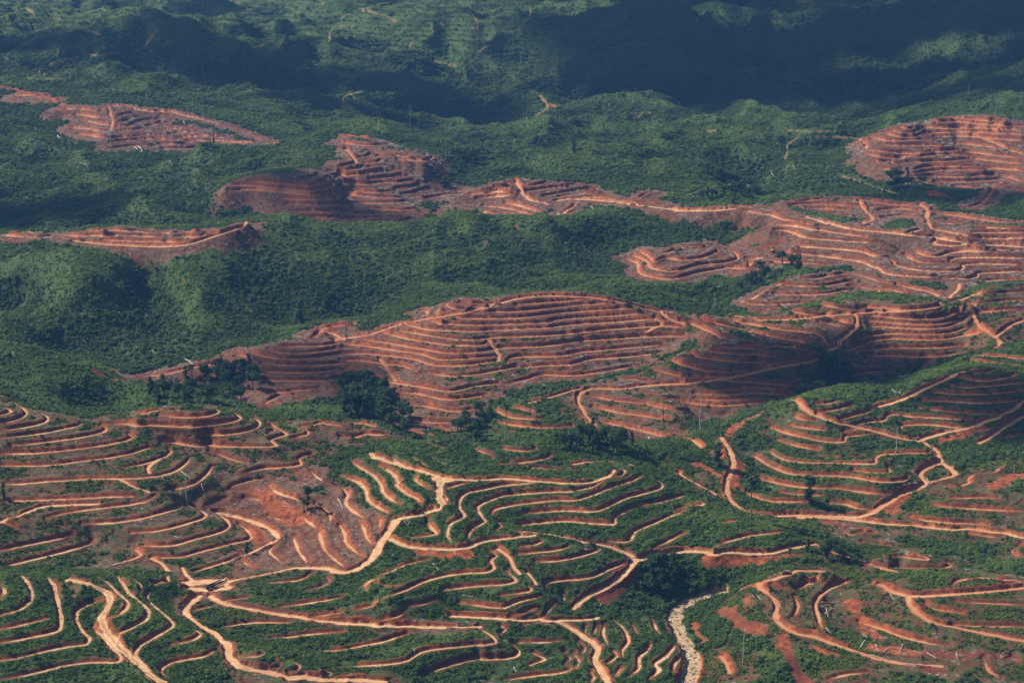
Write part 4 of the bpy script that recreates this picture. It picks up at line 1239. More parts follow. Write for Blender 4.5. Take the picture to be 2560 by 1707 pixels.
def lumps(n, z0, z1, sp, rx, rz): return [(_r.uniform(-sp, sp), _r.uniform(-sp, sp), _r.uniform(z0, z1), rx*_r.uniform(.65, 1.15), rz*_r.uniform(.7, 1.15)) for _ in range(n)]
CROWN = {
 'broad': [crown_mesh('crown', 10+k, lumps(9, .5, .86, .22, .17, .13), 620, .05, M_tree) for k in range(4)],
 'tall': [crown_mesh('crown', 30+k, lumps(8, .62, .92, .09, .11, .09), 460, .038, M_tree) for k in range(3)],
 'column': [crown_mesh('crown', 40+k, lumps(14, .16, .95, .07, .10, .08), 620, .04, M_tree) for k in range(3)],
 'flat': [crown_mesh('crown', 50, [(-.18, 0, .93, .16, .05), (.2, .05, .90, .2, .05), (.02, -.1, .98, .15, .05), (.32, 0, .86, .1, .04)], 330, .05, M_tree)],
 'thin': [crown_mesh('crown', 55, lumps(5, .80, .97, .05, .06, .05), 150, .03, M_tree)]}
TR = {}
def stem(kind, mat, limb=None):
    k = (kind, mat.name, limb)
    if k not in TR:
        rad0 = {'pole': .013, 'fork': .014, 'live': .016, 'bush': .028, 'stump': .075, 'thick': .024}[kind]
        bm, _ = trunk_mesh('trunk', len(kind)*7 + 1, rad0); 
        if limb: limbs_mesh(bm, *limb)
        TR[k] = mesh_of('trunk', bm, mat, True)
    return TR[k]
def tree(kind, x, y, z, h, label, cat, group=None, mat=M_bark, crown=None, limb=None, lean=(0, 0), rz=0., name=None, width=1.):
    name = name or ('tree' if crown else 'dead_tree')
    e = bpy.data.objects.new(name, None); link(e); e.location = (x, y, z); e.scale = (h*width, h*width, h); e.rotation_euler = (lean[0], lean[1], rz)
    e['label'] = label; e['category'] = cat
    if group: e['group'] = group
    link(bpy.data.objects.new('trunk', stem(kind, mat, limb)), e)
    if crown: link(bpy.data.objects.new('crown', crown), e)
    return e
def foot(r, bx, by, ty=None):
    px, py = px_of(r, bx, by); x, y, ok = hit(px, py); x, y = float(x[0]), float(y[0]); z = float(sample(Z, np.array([x]), np.array([y]))[0])
    h = None
    if ty is not None: h = (by-ty)*REG[r][2]*math.hypot(y, H-z)/FPX/.95
    return x, y, z, h
# tall trees that stand alone: (stem, region, foot x, foot y, top y, material, crown, limbs, lean, label)
P_, B_, N_, D_ = M_pale, M_bark, M_brown, M_dark
SOLO = [
 ('live', 9, 475, 482, 180, B_, 'tall', None, 0, 'tall bare-stemmed tree with a round dark crown beside the bend of the orange track'),
 ('live', 9, 862, 368, 158, B_, 'column', None, 0, 'tall dark tree with narrow crown standing amid the terraces of the green right hill'),
 ('live', 9, 250, 128, -55, B_, 'column', None, 0, 'feathery dark tree beside the upper dirt track on the sandy spur'),
 ('pole', 6, 605, 1497, 1290, N_, None, 'stub', 0, 'tall bare brown pole of a tree on the sandy shoulder of the right hill'),
 ('pole', 6, 1047, 1528, 1310, B_, None, 'stub', .02, 'slim grey dead stem rising from the green banks below the ridge road at right'),
 ('pole', 6, 1478, 1559, 1330, P_, 'thin', 'stub', .01, 'pale tall stem with a few leaves halfway, right of the ridge road'),
 ('pole', 6, 135, 1416, 1185, P_, None, 'stub', 0, 'pale bare trunk at the forest edge left of the sandy spur'),
 ('pole', 6, 255, 1385, 1260, B_, None, 'stub', 0, 'faint thin grey stem on top of the sandy cut of the spur'),
 ('thick', 6, 1090, 1066, 768, N_, None, None, .09, 'thick brown leaning trunk without branches in front of the shaded dark hollow'),
 ('live', 6, 950, 1182, 1072, N_, 'flat', None, 0, 'broken dark tree with a flat spreading pale-green top behind the right hill crest'),
 ('pole', 6, 1665, 1050, 955, B_, None, 'stub', 0, 'thin grey stem in the shaded gully behind the right hill'),
 ('pole', 6, 640, 405, 310, B_, None, 'stub', 0, 'thin grey stem in the wood beneath the small ringed knoll'),
 ('pole', 6, 237, 577, 468, P_, None, 'stub', 0, 'pale dead stem in the scrub right behind the central hill'),
 ('pole', 6, 535, 1250, 1180, B_, None, 'stub', 0, 'short grey stem on the lowest terrace of the shaded middle hill'),
 ('fork', 6, 52, 215, 128, N_, None, 'limb', 0, 'dark branching dead tree on top of the small ringed knoll'),
 ('fork', 5, 2063, 950, 688, B_, None, 'stub', 0, 'very tall grey snag with stubs before the right flank of the central terraced hill'),
 ('fork', 5, 1675, 362, 148, N_, None, 'limb', .02, 'tall dark dead tree with side branches in the green valley above the central hill'),
 ('pole', 5, 46, 795, 640, D_, None, 'stub', .03, 'dark charred trunk at the left foot of the crest road on the central hill'),
 ('live', 5, 82, 690, 535, D_, 'thin', 'stub', 0, 'dark trunk with sparse leaves beside the charred one at the crest road'),
 ('pole', 5, 1135, 1492, 1215, B_, 'thin', 'stub', .02, 'tall thin tree with wisps of leaves before the small red terraced mound'),
 ('pole', 5, 1300, 1310, 1190, D_, None, None, 0, 'short dark post-like trunk on the top of the small red terraced mound'),
 ('pole', 5, 2210, 1352, 1175, D_, None, 'stub', 0, 'dark bare trunk among the lower terraces of the shaded middle hill'),
 ('pole', 5, 608, 1512, 1320, P_, None, 'stub', .02, 'thin pale stem on bare red ground at the end of the dark grove'),
 ('pole', 4, 1163, 1242, 1172, P_, None, None, 0, 'pale short stem before the wood left of the red shoulder'),
 ('pole', 4, 1965, 1288, 1185, B_, None, 'stub', 0, 'grey thin stem on the bare foot of the red shoulder hill'),
 ('pole', 4, 2076, 1282, 1205, B_, None, 'stub', 0, 'grey thin stem at the left edge of the dark grove'),
 ('pole', 4, 1146, 972, 888, B_, None, 'stub', 0, 'grey stem at the foot of the large green slope at left'),
 ('column', 4, 2050, 695, 515, N_, 'column', None, 0, 'tall narrow dark green tree in the hollow left of the central hill'),
 ('fork', 4, 2158, 612, 566, P_, None, 'limb', 0, 'small white cross-shaped dead tree in the grassy hollow'),
 ('pole', 4, 893, 1135, 1085, D_, None, None, 0, 'short black stump at the bend of the small road behind the grassy hill'),
 ('fork', 2, 725, 1105, 812, B_, None, 'limb', .02, 'giant pale dead tree with a forked bare crown in the upper green valley'),
 ('fork', 2, 480, 872, 715, B_, None, 'limb', 0, 'tall whitish dead tree at the foot of the shaded slope above the valley'),
 ('pole', 2, 1275, 872, 768, P_, None, 'stub', 0, 'grey-white stem beside the dull red road in the upper valley'),
 ('pole', 2, 1500, 836, 782, P_, None, None, 0, 'bright white bare stem on the ridge right of the dull red road'),
 ('pole', 2, 2023, 646, 602, P_, None, None, 0, 'white short stem on the lit hump below the far shaded hills'),
 ('pole', 2, 1828, 452, 412, P_, None, 'stub', 0, 'tiny pale stem near the shade edge of the far hills'),
 ('pole', 2, 1990, 512, 462, P_, None, 'stub', 0, 'tiny pale stem in the lit gap among the far hills'),
 ('bushy', 2, 1595, 1042, 948, N_, 'column', None, 0, 'dark bushy small tree alone on the light green slope above the valley road'),
 ('pole', 2, 820, 1022, 930, B_, None, 'stub', 0, 'grey thin stem just right of the giant pale dead tree'),
 ('pole', 2, 1765, 1342, 1298, N_, None, None, 0, 'short brown post at the right end of the brown terraces'),
 ('pole', 2, 1297, 452, 392, B_, None, 'stub', 0, 'faint grey stem on the far lit slope at top centre'),
 ('pole', 2, 531, 902, 838, B_, None, 'stub', 0, 'faint grey stem below the whitish tall dead tree'),
 ('pole', 2, 880, 802, 752, B_, None, 'stub', 0, 'faint stem at the foot of the round shaded hill'),
 ('pole', 3, 1970, 657, 583, P_, None, 'stub', 0, 'white dead tree on the dark slope above the far red terraced hill'),
 ('pole', 3, 614, 522, 450, P_, None, 'stub', 0, 'faint pale stem in the shaded valley at the far right'),
 ('pole', 3, 112, 207, 132, P_, None, 'stub', 0, 'faint pale stem high on the shaded mountain'),
 ('stump', 3, 838, 1112, 1050, D_, None, None, 0, 'thick dark stump in scrub left of the far red terraced hill'),
 ('pole', 3, 1690, 372, 318, P_, None, 'stub', 0, 'pale stem on the sunlit far ridge line'),
 ('pole', 3, 1642, 427, 370, B_, None, 'stub', 0, 'dark thin stem below the sunlit far ridge line'),
 ('fork', 3, 2158, 797, 742, P_, None, 'limb', 0, 'pale bare tree above the top of the far red terraced hill'),
 ('pole', 3, 1898, 1322, 1235, B_, None, 'stub', 0, 'thin grey stem below the far red terraced hill'),
 ('fork', 1, 760, 1042, 790, P_, None, 'stub', 0, 'tall pale bare trunk standing across the upper left terraces'),
 ('stump', 1, 1462, 992, 912, D_, None, None, 0, 'thick black burnt trunk at the right end of the upper left terraces'),
 ('pole', 1, 1149, 318, 218, P_, None, 'stub', 0, 'pale thin stem on the shaded peak at upper left'),
 ('pole', 1, 1558, 432, 348, P_, None, 'stub', 0, 'pale thin stem on the right flank of the shaded peak'),
 ('pole', 1, 443, 542, 458, P_, None, 'stub', 0, 'pale thin stem by the plantation track at far left'),
 ('pole', 1, 1387, 477, 422, P_, None, 'stub', 0, 'short pale stem between shade and sun below the peak'),
 ('bushy', 1, 85, 178, 100, N_, 'broad', None, 0, 'dark rounded tree on the far left skyline knoll'),
 ('bushy', 1, 218, 205, 145, N_, 'column', None, 0, 'dark narrow tree right of the rounded one on the far left knoll'),
 ('bushy', 1, 1990, 350, 265, N_, 'broad', None, 0, 'dark tree with feathery crown by the orange track right of the peak'),
 ('fork', 8, 508, 750, 668, P_, None, 'stub', -.15, 'white leaning broken snag under the curved road of the front hill'),
 ('bushy', 7, 2030, 425, 315, N_, 'broad', None, 0, 'lower left of the two leafy trees on the red bare slope'),
 ('live', 7, 2052, 412, 232, N_, 'tall', None, 0, 'taller of the two leafy trees on the red bare slope'),
 ('pole', 7, 1243, 348, 190, P_, None, 'stub', 0, 'pale thin stem between the terraces of the left hill'),
 ('pole', 7, 1080, 272, 212, D_, None, 'stub', 0, 'dark stump-like stem on a terrace of the left hill'),
 ('bushy', 7, 1648, 712, 618, N_, 'column', None, 0, 'small bright leafy tree at the tip of the left terraces'),
 ('bushy', 7, 22, 335, 225, N_, 'column', None, 0, 'dark narrow tree at the left picture edge on the terraced hill'),
 ('pole', 9, 420, 1442, 1185, P_, None, 'stub', .02, 'tall grey dead pole near the muddy stream'),
 ('stump', 9, 2232, 165, 105, B_, None, None, 0, 'grey stump on the orange mound at the right edge'),
 ('fork', 9, 2172, 548, 468, P_, None, 'limb', .1, 'uprooted grey tree with splayed limbs near the right edge'),
 ('bushy', 9, 850, 690, 590, N_, 'column', None, 0, 'dark small tree where the curved road meets the straight one'),
 ('bushy', 9, 1880, 780, 700, N_, 'tall', None, 0, 'small round-topped tree right of the oval terraced mound'),
]
for i, (k, r, bx, by, ty, mat, cr, lb, lean, lab) in enumerate(SOLO):
    x, y, z, h = foot(r, bx, by, ty)
    k = {'bushy': 'bush', 'column': 'bush'}.get(k, k)
    limb = None if lb is None else ((70+i % 3, 7, .55, .93, .2, .011) if lb == 'limb' else (80+i % 3, 5, .4, .95, .07, .009))
    wd = 1. if not cr else {'broad': 1.1, 'column': 1.2}.get(cr, 1.)
    if r in (1, 2, 3) and h > 25 and not cr: wd = .7
    if h < 18 and k in ('pole', 'fork'): wd = 1.5
    tree(k, x, y, z - .3, h, lab, 'tree' if cr else 'dead tree', mat=mat, crown=CROWN[cr][i % len(CROWN[cr])] if cr else None, limb=limb, lean=(0, lean), rz=i*1.3, width=wd)
# groves: dark trees of the uncut hollows, (region, outline, number, height, label)
GROVES = [
 (4, [(1030, 1230), (1020, 1110), (1250, 1030), (1560, 980), (1720, 1000), (1760, 1130), (1740, 1230), (1400, 1245)], 44, 15, 'dark leafy tree of the wood between the grassy hill and the red shoulder'),
 (5, [(0, 1320), (0, 1130), (150, 1105), (300, 1150), (420, 1240), (480, 1330), (520, 1470), (440, 1490), (330, 1390), (180, 1330)], 40, 17, 'dark tree of the grove wedged between the left hill and the bare red slope'),
 (5, [(790, 1440), (850, 1330), (960, 1280), (1035, 1310), (1020, 1400), (940, 1490), (840, 1500)], 16, 12, 'leafy tree on the small wooded mound at centre'),
 (5, [(1490, 1480), (1700, 1440), (1960, 1500), (2060, 1530), (2060, 1559), (1500, 1555)], 20, 14, 'dark tree in the wooded hollow behind the front hill'),
 (8, [(2030, 940), (2060, 800), (2180, 760), (2270, 800), (2270, 940), (2190, 1010), (2090, 1010)], 20, 11, 'dense tree of the thicket above the muddy stream'),
 (9, [(890, 730), (920, 690), (1080, 700), (1190, 740), (1300, 790), (1290, 830), (1180, 810), (1000, 760)], 10, 10, 'round dark tree in the thicket left of the oval mound'),
 (6, [(520, 300), (700, 270), (920, 290), (860, 330), (600, 400), (480, 500), (400, 480)], 16, 13, 'tree of the wooded valley in front of the small ringed knoll'),
 (6, [(920, 1090), (960, 950), (1060, 900), (1180, 1050), (1190, 1110)], 9, 14, 'tree of the shaded wood under the thick leaning trunk'),
 (3, [(1180, 1330), (1450, 1200), (1640, 1260), (1680, 1310), (1560, 1320)], 9, 14, 'tree in the gully at the foot of the far red terraced hill'),
 (2, [(460, 560), (480, 450), (640, 420), (640, 470), (560, 560)], 12, 20, 'dark tall tree of the clump on the far hollow left of the shaded round hill'),
 (3, [(100, 1400), (150, 1270), (420, 1250), (560, 1330), (460, 1400)], 14, 15, 'dark tree of the thicket behind the ridge road'),
]
def inside(poly, x, y):
    c = False; j = len(poly)-1
    for i in range(len(poly)):
        xi, yi = poly[i]; xj, yj = poly[j]
        if (yi > y) != (yj > y) and x < (xj-xi)*(y-yi)/(yj-yi)+xi: c = not c
        j = i
    return c
gr = random.Random(17)
for r, poly, n, hh, lab in GROVES:
    xs, ys = zip(*poly); pts = []; guard = 0
    while len(pts) < n and guard < 4000:
        guard += 1; p = (gr.uniform(min(xs), max(xs)), gr.uniform(min(ys), max(ys)))
        if inside(poly, *p) and all((p[0]-q[0])**2 + (2.2*(p[1]-q[1]))**2 > 26**2 for q in pts): pts.append(p)
    for k, (bx, by) in enumerate(pts):
        x, y, z, _ = foot(r, bx, by); h = hh*gr.uniform(.7, 1.35); kd = 'broad' if gr.random() < .72 else 'column'
        tree('bush', x, y, z-.4, h, lab, 'tree', group=lab.replace('tree', 'trees', 1), mat=M_brown, crown=CROWN[kd][k % len(CROWN[kd])], rz=gr.uniform(0, 6.28), width=gr.uniform(.85, 1.25), lean=(gr.uniform(-.05, .05), gr.uniform(-.05, .05)))
# fallen trunks: ends in the survey regions
def log_mesh(name, seed, L, rad0, mat, branch=True):
    r = random.Random(seed); bm = bmesh.new(); n = 6
    tube(bm, [(L*(k/n-.5), r.uniform(-1, 1)*.02*L, r.uniform(-.2, .3)*rad0) for k in range(n+1)], [rad0*(1-.5*k/n)*r.uniform(.9, 1.1) for k in range(n+1)], 7)
    for k in range(2 if branch else 0):
        t = r.uniform(.0, .4)*L; s = r.choice((-1, 1)); l = L*r.uniform(.1, .22)
        tube(bm, [(t, 0, 0), (t+l*.6, s*l*.5, l*.3), (t+l, s*l*.7, l*.5)], [rad0*.45, rad0*.3, rad0*.12], 5)
    return mesh_of(name, bm, mat, True)
LOGS = [
 ('bleached trunk fallen on the large dark green slope at left', P_, 4, [(345, 440, 360, 458), (965, 395, 985, 415), (995, 620, 1000, 642), (815, 610, 842, 640), (1680, 575, 1722, 612), (995, 780, 1005, 802), (1040, 870, 1076, 906), (1262, 838, 1280, 856), (1258, 922, 1325, 972), (880, 580, 912, 606), (2170, 55, 2205, 75), (1850, 330, 1872, 338)]),
 ('white trunk fallen at the left picture edge above the grassy hill', P_, 4, [(88, 882, 98, 915)]),
 ('pale trunk lying in the dark scrub below the upper left terraces', P_, 1, [(150, 875, 176, 892), (226, 876, 268, 908), (395, 938, 440, 1010), (1158, 1108, 1182, 1140), (925, 1015, 960, 1050), (950, 1012, 996, 1080), (1480, 1130, 1497, 1156), (1255, 838, 1263, 864), (488, 968, 512, 1002), (580, 1128, 606, 1158), (480, 1000, 500, 975)]),
 ('pale trunk felled on the banks of the central terraced hill', P_, 5, [(2130, 1045, 2182, 1056), (1390, 1100, 1442, 1122), (270, 978, 332, 1012), (1120, 1055, 1150, 1095), (1280, 1000, 1300, 965), (960, 760, 1000, 775), (1180, 1030, 1230, 1060), (1560, 960, 1590, 990)]),
 ('grey trunk of the row lying at the foot of the central terraced hill', B_, 5, [(525, 1272, 600, 1296), (540, 1284, 632, 1306), (560, 1280, 640, 1300)]),
 ('pale trunk felled between the terraces of the shaded middle hill', P_, 5, [(1750, 1226, 1802, 1231), (2040, 1385, 2060, 1420), (2255, 1210, 2280, 1230), (2110, 1465, 2125, 1512)]),
 ('white trunk felled on the banks behind the shaded middle hill', P_, 6, [(840, 693, 872, 712), (980, 720, 1002, 736), (890, 764, 906, 778), (280, 714, 298, 736), (500, 764, 516, 780), (430, 744, 482, 772), (700, 660, 740, 672)]),
 ('white trunk tumbled into the shaded gully behind the right hill', P_, 6, [(1410, 1105, 1440, 1182), (1380, 1135, 1425, 1150), (1450, 1130, 1480, 1160), (1330, 880, 1350, 900), (1500, 1150, 1520, 1180), (1270, 1050, 1280, 1090), (1180, 950, 1230, 985), (1500, 1045, 1590, 1058), (1200, 975, 1230, 960)]),
 ('short white trunk lying across the loop of the right road', P_, 9, [(1643, 203, 1666, 236)]),
 ('long pale trunk lying along the lower right track', P_, 9, [(1130, 1350, 1212, 1376), (1268, 1382, 1406, 1422), (1500, 1441, 1642, 1452)]),
 ('bleached trunk on the eroded red bank below the lower right road', P_, 9, [(1200, 1338, 1250, 1262), (1292, 1290, 1330, 1362), (1360, 1362, 1402, 1330), (1648, 1368, 1712, 1406), (1560, 1358, 1622, 1376), (1845, 1365, 1855, 1420), (1470, 1350, 1490, 1310), (1230, 1250, 1260, 1275)]),
 ('bleached trunk tumbled into the gully of the lower right hill', P_, 9, [(945, 1060, 1010, 1082), (960, 1110, 1020, 1070), (975, 1075, 990, 1130), (960, 1230, 1025, 1212), (975, 1200, 1010, 1245), (940, 1060, 985, 1050), (1400, 975, 1430, 1020)]),
 ('grey trunk lying on the slopes at the right edge', B_, 9, [(2200, 382, 2292, 324), (1510, 446, 1572, 434), (2060, 162, 2092, 155), (1990, 182, 2060, 176), (1915, 112, 1960, 100), (2090, 95, 2130, 128)]),
 ('dark weathered trunk lying on the grassy top of the front hill', B_, 8, [(588, 52, 652, 88), (648, 88, 762, 130), (682, 104, 730, 128), (735, 168, 792, 186)]),
 ('white splintered trunk in the small heap by the front hill road', P_, 8, [(425, 515, 432, 480), (440, 520, 450, 478), (452, 522, 470, 482), (462, 490, 478, 512)]),
 ('white trunk lying on the banks below the front hill', P_, 8, [(624, 775, 662, 822), (690, 965, 720, 940), (820, 985, 895, 1000), (1735, 1060, 1748, 1035), (495, 1360, 500, 1340), (720, 1280, 745, 1316), (765, 690, 775, 715), (1160, 1465, 1175, 1500)]),
 ('white trunk lying among the terraces of the left hill', P_, 7, [(1345, 240, 1358, 290), (1210, 160, 1280, 208), (1080, 200, 1100, 225), (1165, 590, 1200, 606), (945, 402, 960, 418), (1030, 150, 1045, 115), (1890, 355, 1940, 392), (2260, 340, 2290, 410), (1890, 390, 1960, 400)]),
 ('pale trunk lying in the lower right scrub by the stream', P_, 9, [(440, 1288, 482, 1270), (480, 985, 500, 1000), (520, 990, 540, 1015), (330, 1260, 380, 1205), (170, 1135, 215, 1118), (25, 1185, 45, 1250), (85, 900, 60, 940)]),
 ('pale trunk fallen in the scrub below the ridge road', P_, 3, [(340, 1280, 350, 1255), (452, 1275, 460, 1310), (770, 1140, 790, 1170), (1140, 1250, 1175, 1278), (620, 1180, 640, 1215)]),
 ('white trunk fallen on the forest slope under the brown terraces', P_, 2, [(1718, 1418, 1730, 1440), (1800, 1425, 1805, 1470), (2090, 1522, 2180, 1530), (1930, 1470, 1960, 1478)]),
]
for gi, (lab, mat, r, ls) in enumerate(LOGS):
    for k, (x1, y1, x2, y2) in enumerate(ls):
        a = foot(r, x1, y1); b = foot(r, x2, y2); A3, B3 = Vector(a[:3]), Vector(b[:3]); d = B3-A3; far = (A3.y+B3.y)/2/1500
        cap = 26*max(1, far)
        if d.length > cap: d = d*(cap/d.length)
        L_ = d.length; rad0 = min(max(.24*max(1, far*.9), L_*.02), .8)
        o = bpy.data.objects.new('fallen_trunk', log_mesh('fallen_trunk', gi*31+k, L_, rad0, mat)); link(o)
        o.location = A3 + d*.5 + Vector((0, 0, rad0*.6 + (.8*far if r in (1, 4, 3) else .35))); o.rotation_euler = d.to_track_quat('X', 'Z').to_euler()
        o['label'] = lab; o['category'] = 'log'
        if len(ls) > 1: o['group'] = lab.replace('trunk', 'trunks', 1)
# three heavy dark logs on the landing
for (p1, p2, rad0, lab) in (((517, 1467.5), (552, 1451), .62, 'rearmost of three dark logs on the pale landing, split and blackened'), ((516, 1473.5), (568, 1453), .85, 'middle and thickest of three dark logs on the pale landing'), ((521, 1477), (561, 1464.5), .5, 'front log of three on the pale landing, with a grey top side')):
    a = hit(*p1); b = hit(*p2); A3 = Vector((a[0][0], a[1][0], 0)); B3 = Vector((b[0][0], b[1][0], 0))
    A3.z = sample(Z, a[0], a[1])[0]; B3.z = sample(Z, b[0], b[1])[0]; d = B3-A3
    o = bpy.data.objects.new('dark_log', log_mesh('dark_log', int(rad0*100), d.length, rad0*1.15, M_dark, False)); link(o); o.location = (A3+B3)/2 + Vector((0, 0, rad0)); o.rotation_euler = d.to_track_quat('X', 'Z').to_euler()
    o['label'] = lab; o['category'] = 'log'; o['group'] = 'dark logs on the landing'
# excavator on the terrace
M_yellow = plain('yellow_paint', (.62, .42, .06), .12, 1, .5); M_steel = plain('dark_steel', (.04, .038, .036), .3, 2, .6); M_glass = plain('dark_glass', (.02, .025, .03), .1, 1, .15); M_white = plain('pale_paint', (.6, .6, .58), .1, 1, .5)
def part(name, bm, mat, parent): return link(bpy.data.objects.new(name, mesh_of(name, bm, mat)), parent)
def excavator(px, py):
    x, y, ok = hit(px, py); x, y = float(x[0]), float(y[0]); z = float(sample(Z, np.array([x]), np.array([y]))[0])
    e = bpy.data.objects.new('excavator', None); link(e); e.location = (x, y, z); e.rotation_euler = (0, 0, rad(68)); e['label'] = 'small yellow excavator working on a brown terrace below the ridge road'; e['category'] = 'excavator'
    for s in (-1, 1):
        bm = bmesh.new(); box_at(bm, (0, s*1.25, .5), (4.3, .65, .95), bev=.3); part('track', bm, M_steel, e)
    bm = bmesh.new(); box_at(bm, (0, 0, .95), (2.2, 2.0, .5), bev=.08); part('undercarriage', bm, M_steel, e)
    bm = bmesh.new(); box_at(bm, (-.7, 0, 1.85), (3.3, 2.9, 1.35), bev=.2); body = part('engine_house', bm, M_yellow, e)
    bm = bmesh.new(); box_at(bm, (-2.2, 0, 1.7), (.7, 2.8, 1.1), bev=.25); part('counterweight', bm, M_yellow, e)
    bm = bmesh.new(); box_at(bm, (.6, .85, 2.2), (1.7, 1.1, 1.9), bev=.12); cab = part('cab', bm, M_yellow, e)
    bm = bmesh.new(); box_at(bm, (1.47, .85, 2.45), (.04, .9, 1.1)); box_at(bm, (.6, 1.42, 2.45), (1.2, .04, 1.0)); part('window', bm, M_glass, cab)
    bm = bmesh.new(); tube(bm, [(.9, -.2, 2.0), (2.6, -.2, 4.6), (5.0, -.2, 5.2)], [.38, .42, .28], 6); part('boom', bm, M_steel, e)
    bm = bmesh.new(); tube(bm, [(5.0, -.2, 5.4), (5.7, -.2, 3.6), (5.5, -.2, 2.2)], [.3, .26, .2], 6); part('arm', bm, M_yellow, e)
    bm = bmesh.new(); box_at(bm, (5.2, -.2, 1.7), (1.0, 1.2, .8), Matrix.Rotation(.4, 3, 'Y'), .15); part('bucket', bm, M_steel, e)
excavator(1930.5, 628)
def truck(px, py, lab, rz):
    x, y, ok = hit(px, py); x, y = float(x[0]), float(y[0]); z = float(sample(Z, np.array([x]), np.array([y]))[0])
    e = bpy.data.objects.new('pickup_truck', None); link(e); e.location = (x, y, z); e.rotation_euler = (0, 0, rz); e['label'] = lab; e['category'] = 'vehicle'; e['group'] = 'dark vehicles on the ridge road'
    bm = bmesh.new(); box_at(bm, (0, 0, .85), (4.9, 1.8, .7), bev=.15); part('body', bm, M_steel, e)
    bm = bmesh.new(); box_at(bm, (.3, 0, 1.5), (2.0, 1.6, .75), bev=.2); cab = part('cab', bm, M_steel, e)
    bm = bmesh.new(); box_at(bm, (1.31, 0, 1.5), (.04, 1.3, .5)); part('windscreen', bm, M_white, cab)
    for a in (-1, 1):
        for s in (-1, 1):
            bm = bmesh.new(); tube(bm, [(a*1.5, s*.95, .4), (a*1.5, s*.7, .4)], [.42, .42], 12); part('wheel', bm, M_dark, e)
truck(1471, 510.5, 'left of two small dark vehicles parked on the ridge road, with a pale panel', rad(-75))
truck(1477.8, 510, 'right of two small dark vehicles parked on the ridge road', rad(-95))
# stones of the stream bed
i, j, P = pick(np.where(A_river > .5, .05, 0) + np.where((BD < 7) & (box(A_river, 6) > .02), .05, 0))
def stone(seed):
    r = random.Random(seed); bm = bmesh.new(); bmesh.ops.create_icosphere(bm, subdivisions=2, radius=1)
    ph = [r.uniform(0, 6) for _ in range(4)]
    for v in bm.verts: v.co *= 1 + .18*math.sin(3*v.co.x+ph[0]) + .16*math.sin(4*v.co.y+ph[1]) + .1*math.sin(5*v.co.z+ph[2]); v.co.z *= .55
    return mesh_of('stone', bm, M_stone)
M_stone = plain('wet_stone', (.10, .085, .075), .4, .8)
scatter('stream_stones', [stone(s) for s in range(3)], P, RNG.uniform(.3, .95, len(i)), np.zeros(len(i)), 'dark stones in and beside the muddy stream', 'stones')
# ------------------------------------------------------------------ the air between the hills
def haze():
    m = bpy.data.materials.new('air'); m.use_nodes = True; nt = m.node_tree; nt.nodes.clear()
    v = nt.nodes.new('ShaderNodeVolumePrincipled'); o = nt.nodes.new('ShaderNodeOutputMaterial'); nt.links.new(v.outputs[0], o.inputs['Volume'])
    v.inputs['Color'].default_value = (.16, .43, 1.0, 1); v.inputs['Density'].default_value = 3.8e-5; v.inputs['Anisotropy'].default_value = 0.0
    x0, x1, y0, y1, z0, z1 = -4700, 4700, -60, 7500, float(Z.min())-1.0, 640
    me = bpy.data.meshes.new('haze'); bm = bmesh.new(); bmesh.ops.create_cube(bm, size=1.0)
    for p in bm.verts: p.co = Vector(((p.co.x+.5)*(x1-x0)+x0, (p.co.y+.5)*(y1-y0)+y0, (p.co.z+.5)*(z1-z0)+z0))
    bm.to_mesh(me); bm.free(); me.materials.append(m); ob = bpy.data.objects.new('haze', me); SC.collection.objects.link(ob)
    ob['kind'] = 'stuff'; ob['label'] = 'thin blue haze over the distant hills'; ob['category'] = 'haze'
haze()
# ------------------------------------------------------------------ broken cloud above the valley; its shade falls on the hills below
def cloud_material():
    m, nt, b = new_mat('cloud'); g = N(nt); b.inputs['Base Color'].default_value = (.9, .9, .92, 1)
    at = g.node('ShaderNodeAttribute', attribute_name='depth'); f = g.m('ADD', at.outputs['Fac'], g.m('MULTIPLY', g.m('SUBTRACT', g.noise(.012, 4, .65), .5), .55))
    tr = g.node('ShaderNodeBsdfTransparent'); mx = g.node('ShaderNodeMixShader'); nt.links.new(g.m('MULTIPLY', g.ramp(f, -.05, .75), .82), mx.inputs[0])
    nt.links.new(tr.outputs[0], mx.inputs[1]); nt.links.new(b.outputs[0], mx.inputs[2]); nt.links.new(mx.outputs[0], nt.nodes['Material Output'].inputs[0]); return m
M_cloud = cloud_material()
CLOUDS = [(1720, 6, 420, 240, .2), (2250, 4, 560, 300, .2), (2150, 75, 520, 300, .2), (1730, 75, 300, 210, .2), (2480, 60, 420, 420, .2), (1480, 25, 170, 120, .2), (1560, 120, 150, 120, .2),
          (2120, 240, 380, 85, .2), (1830, 235, 250, 80, .2), (2440, 225, 260, 120, .2), (2000, 275, 260, 70, .2),
          (500, 105, 130, 65, .1), (640, 180, 130, 55, .1), (770, 230, 120, 45, .1), (1060, 235, 150, 70, .1),
          (70, 105, 150, 50, .1), (500, 15, 70, 60, .1), (800, 475, 110, 45, .78), (690, 435, 70, 30, .7), (60, 535, 180, 40, 0),
          (2110, 870, 110, 40, .2), (2020, 965, 70, 50, .15), (1880, 930, 70, 40, 0), (720, 905, 60, 34, .66), (2545, 1040, 60, 60, 0), (2330, 480, 120, 60, .55)]
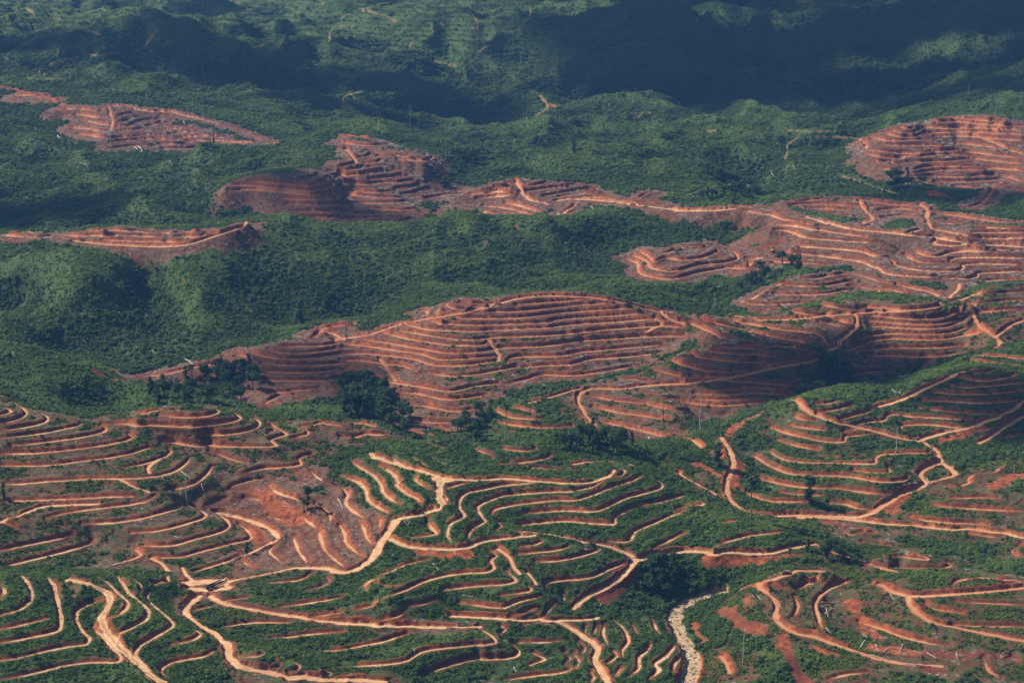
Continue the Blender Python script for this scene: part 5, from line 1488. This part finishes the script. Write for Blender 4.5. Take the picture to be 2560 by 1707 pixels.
gx_, gy_, _ok = hit(np.linspace(1900, 2500, 30), np.interp(np.linspace(1900, 2500, 30), [1900, 1938, 2030, 2140, 2250, 2358, 2479, 2500], [208, 196, 170, 155, 145, 123, 107, 104]))
def gap_at(x, y):        # the break between two banks of cloud that lets the sun reach one far ridge
    return float(sstep(8, 60, np.hypot(gx_-x, gy_-y).min()))
def cloud(px, py, a, b, k, thin):
    x, y, ok = hit(px, py)
    x, y = float(x[0]), float(y[0]); z = float(sample(Z, np.array([x]), np.array([y]))[0])
    zc = 1150 + 60*(k % 5); t = (zc-z)/to_sun.z; c = Vector((x, y, z)) + to_sun*t
    bm = bmesh.new(); bmesh.ops.create_icosphere(bm, subdivisions=6 if a > 240 else 5, radius=1.0); dep = []; hh = 45 + .16*min(a, b)
    for v in bm.verts:
        n = v.co.normalized(); q = np.array([n.x*2.1 + k*7.7]), np.array([n.y*2.1 + n.z*.6])
        f = 1 + .75*(float(fbm(q[0], q[1], 1.0, 100+k, 4)[0])-.5)
        r2 = math.hypot(n.x, n.y); dep.append((1 - r2**2)*(1-.62*thin))
        v.co = Vector((n.x*f*a*1.15, n.y*f*b*1.15, (n.z if n.z > 0 else .35*n.z)*hh*f))
    if a > 200: dep = [d_*(1 if py > 400 else .02 + .98*gap_at(x + v.co.x - to_sun.x/to_sun.z*v.co.z, y + v.co.y - to_sun.y/to_sun.z*v.co.z)) - (0 if gap_at(x + v.co.x, y + v.co.y) > .5 else .3) for d_, v in zip(dep, bm.verts)]
    me = bpy.data.meshes.new('cloud'); bm.to_mesh(me); bm.free(); me.materials.append(M_cloud)
    at = me.attributes.new('depth', 'FLOAT', 'POINT'); at.data.foreach_set('value', dep); me.polygons.foreach_set('use_smooth', [True]*len(me.polygons))
    o = bpy.data.objects.new('cloud', me); SC.collection.objects.link(o); o.location = c
    o['kind'] = 'structure'; o['label'] = 'fair-weather cloud above the valley'; o['category'] = 'cloud'
for k, (px, py, a, b, thin) in enumerate(CLOUDS): cloud(px, py, a, b, k, thin)
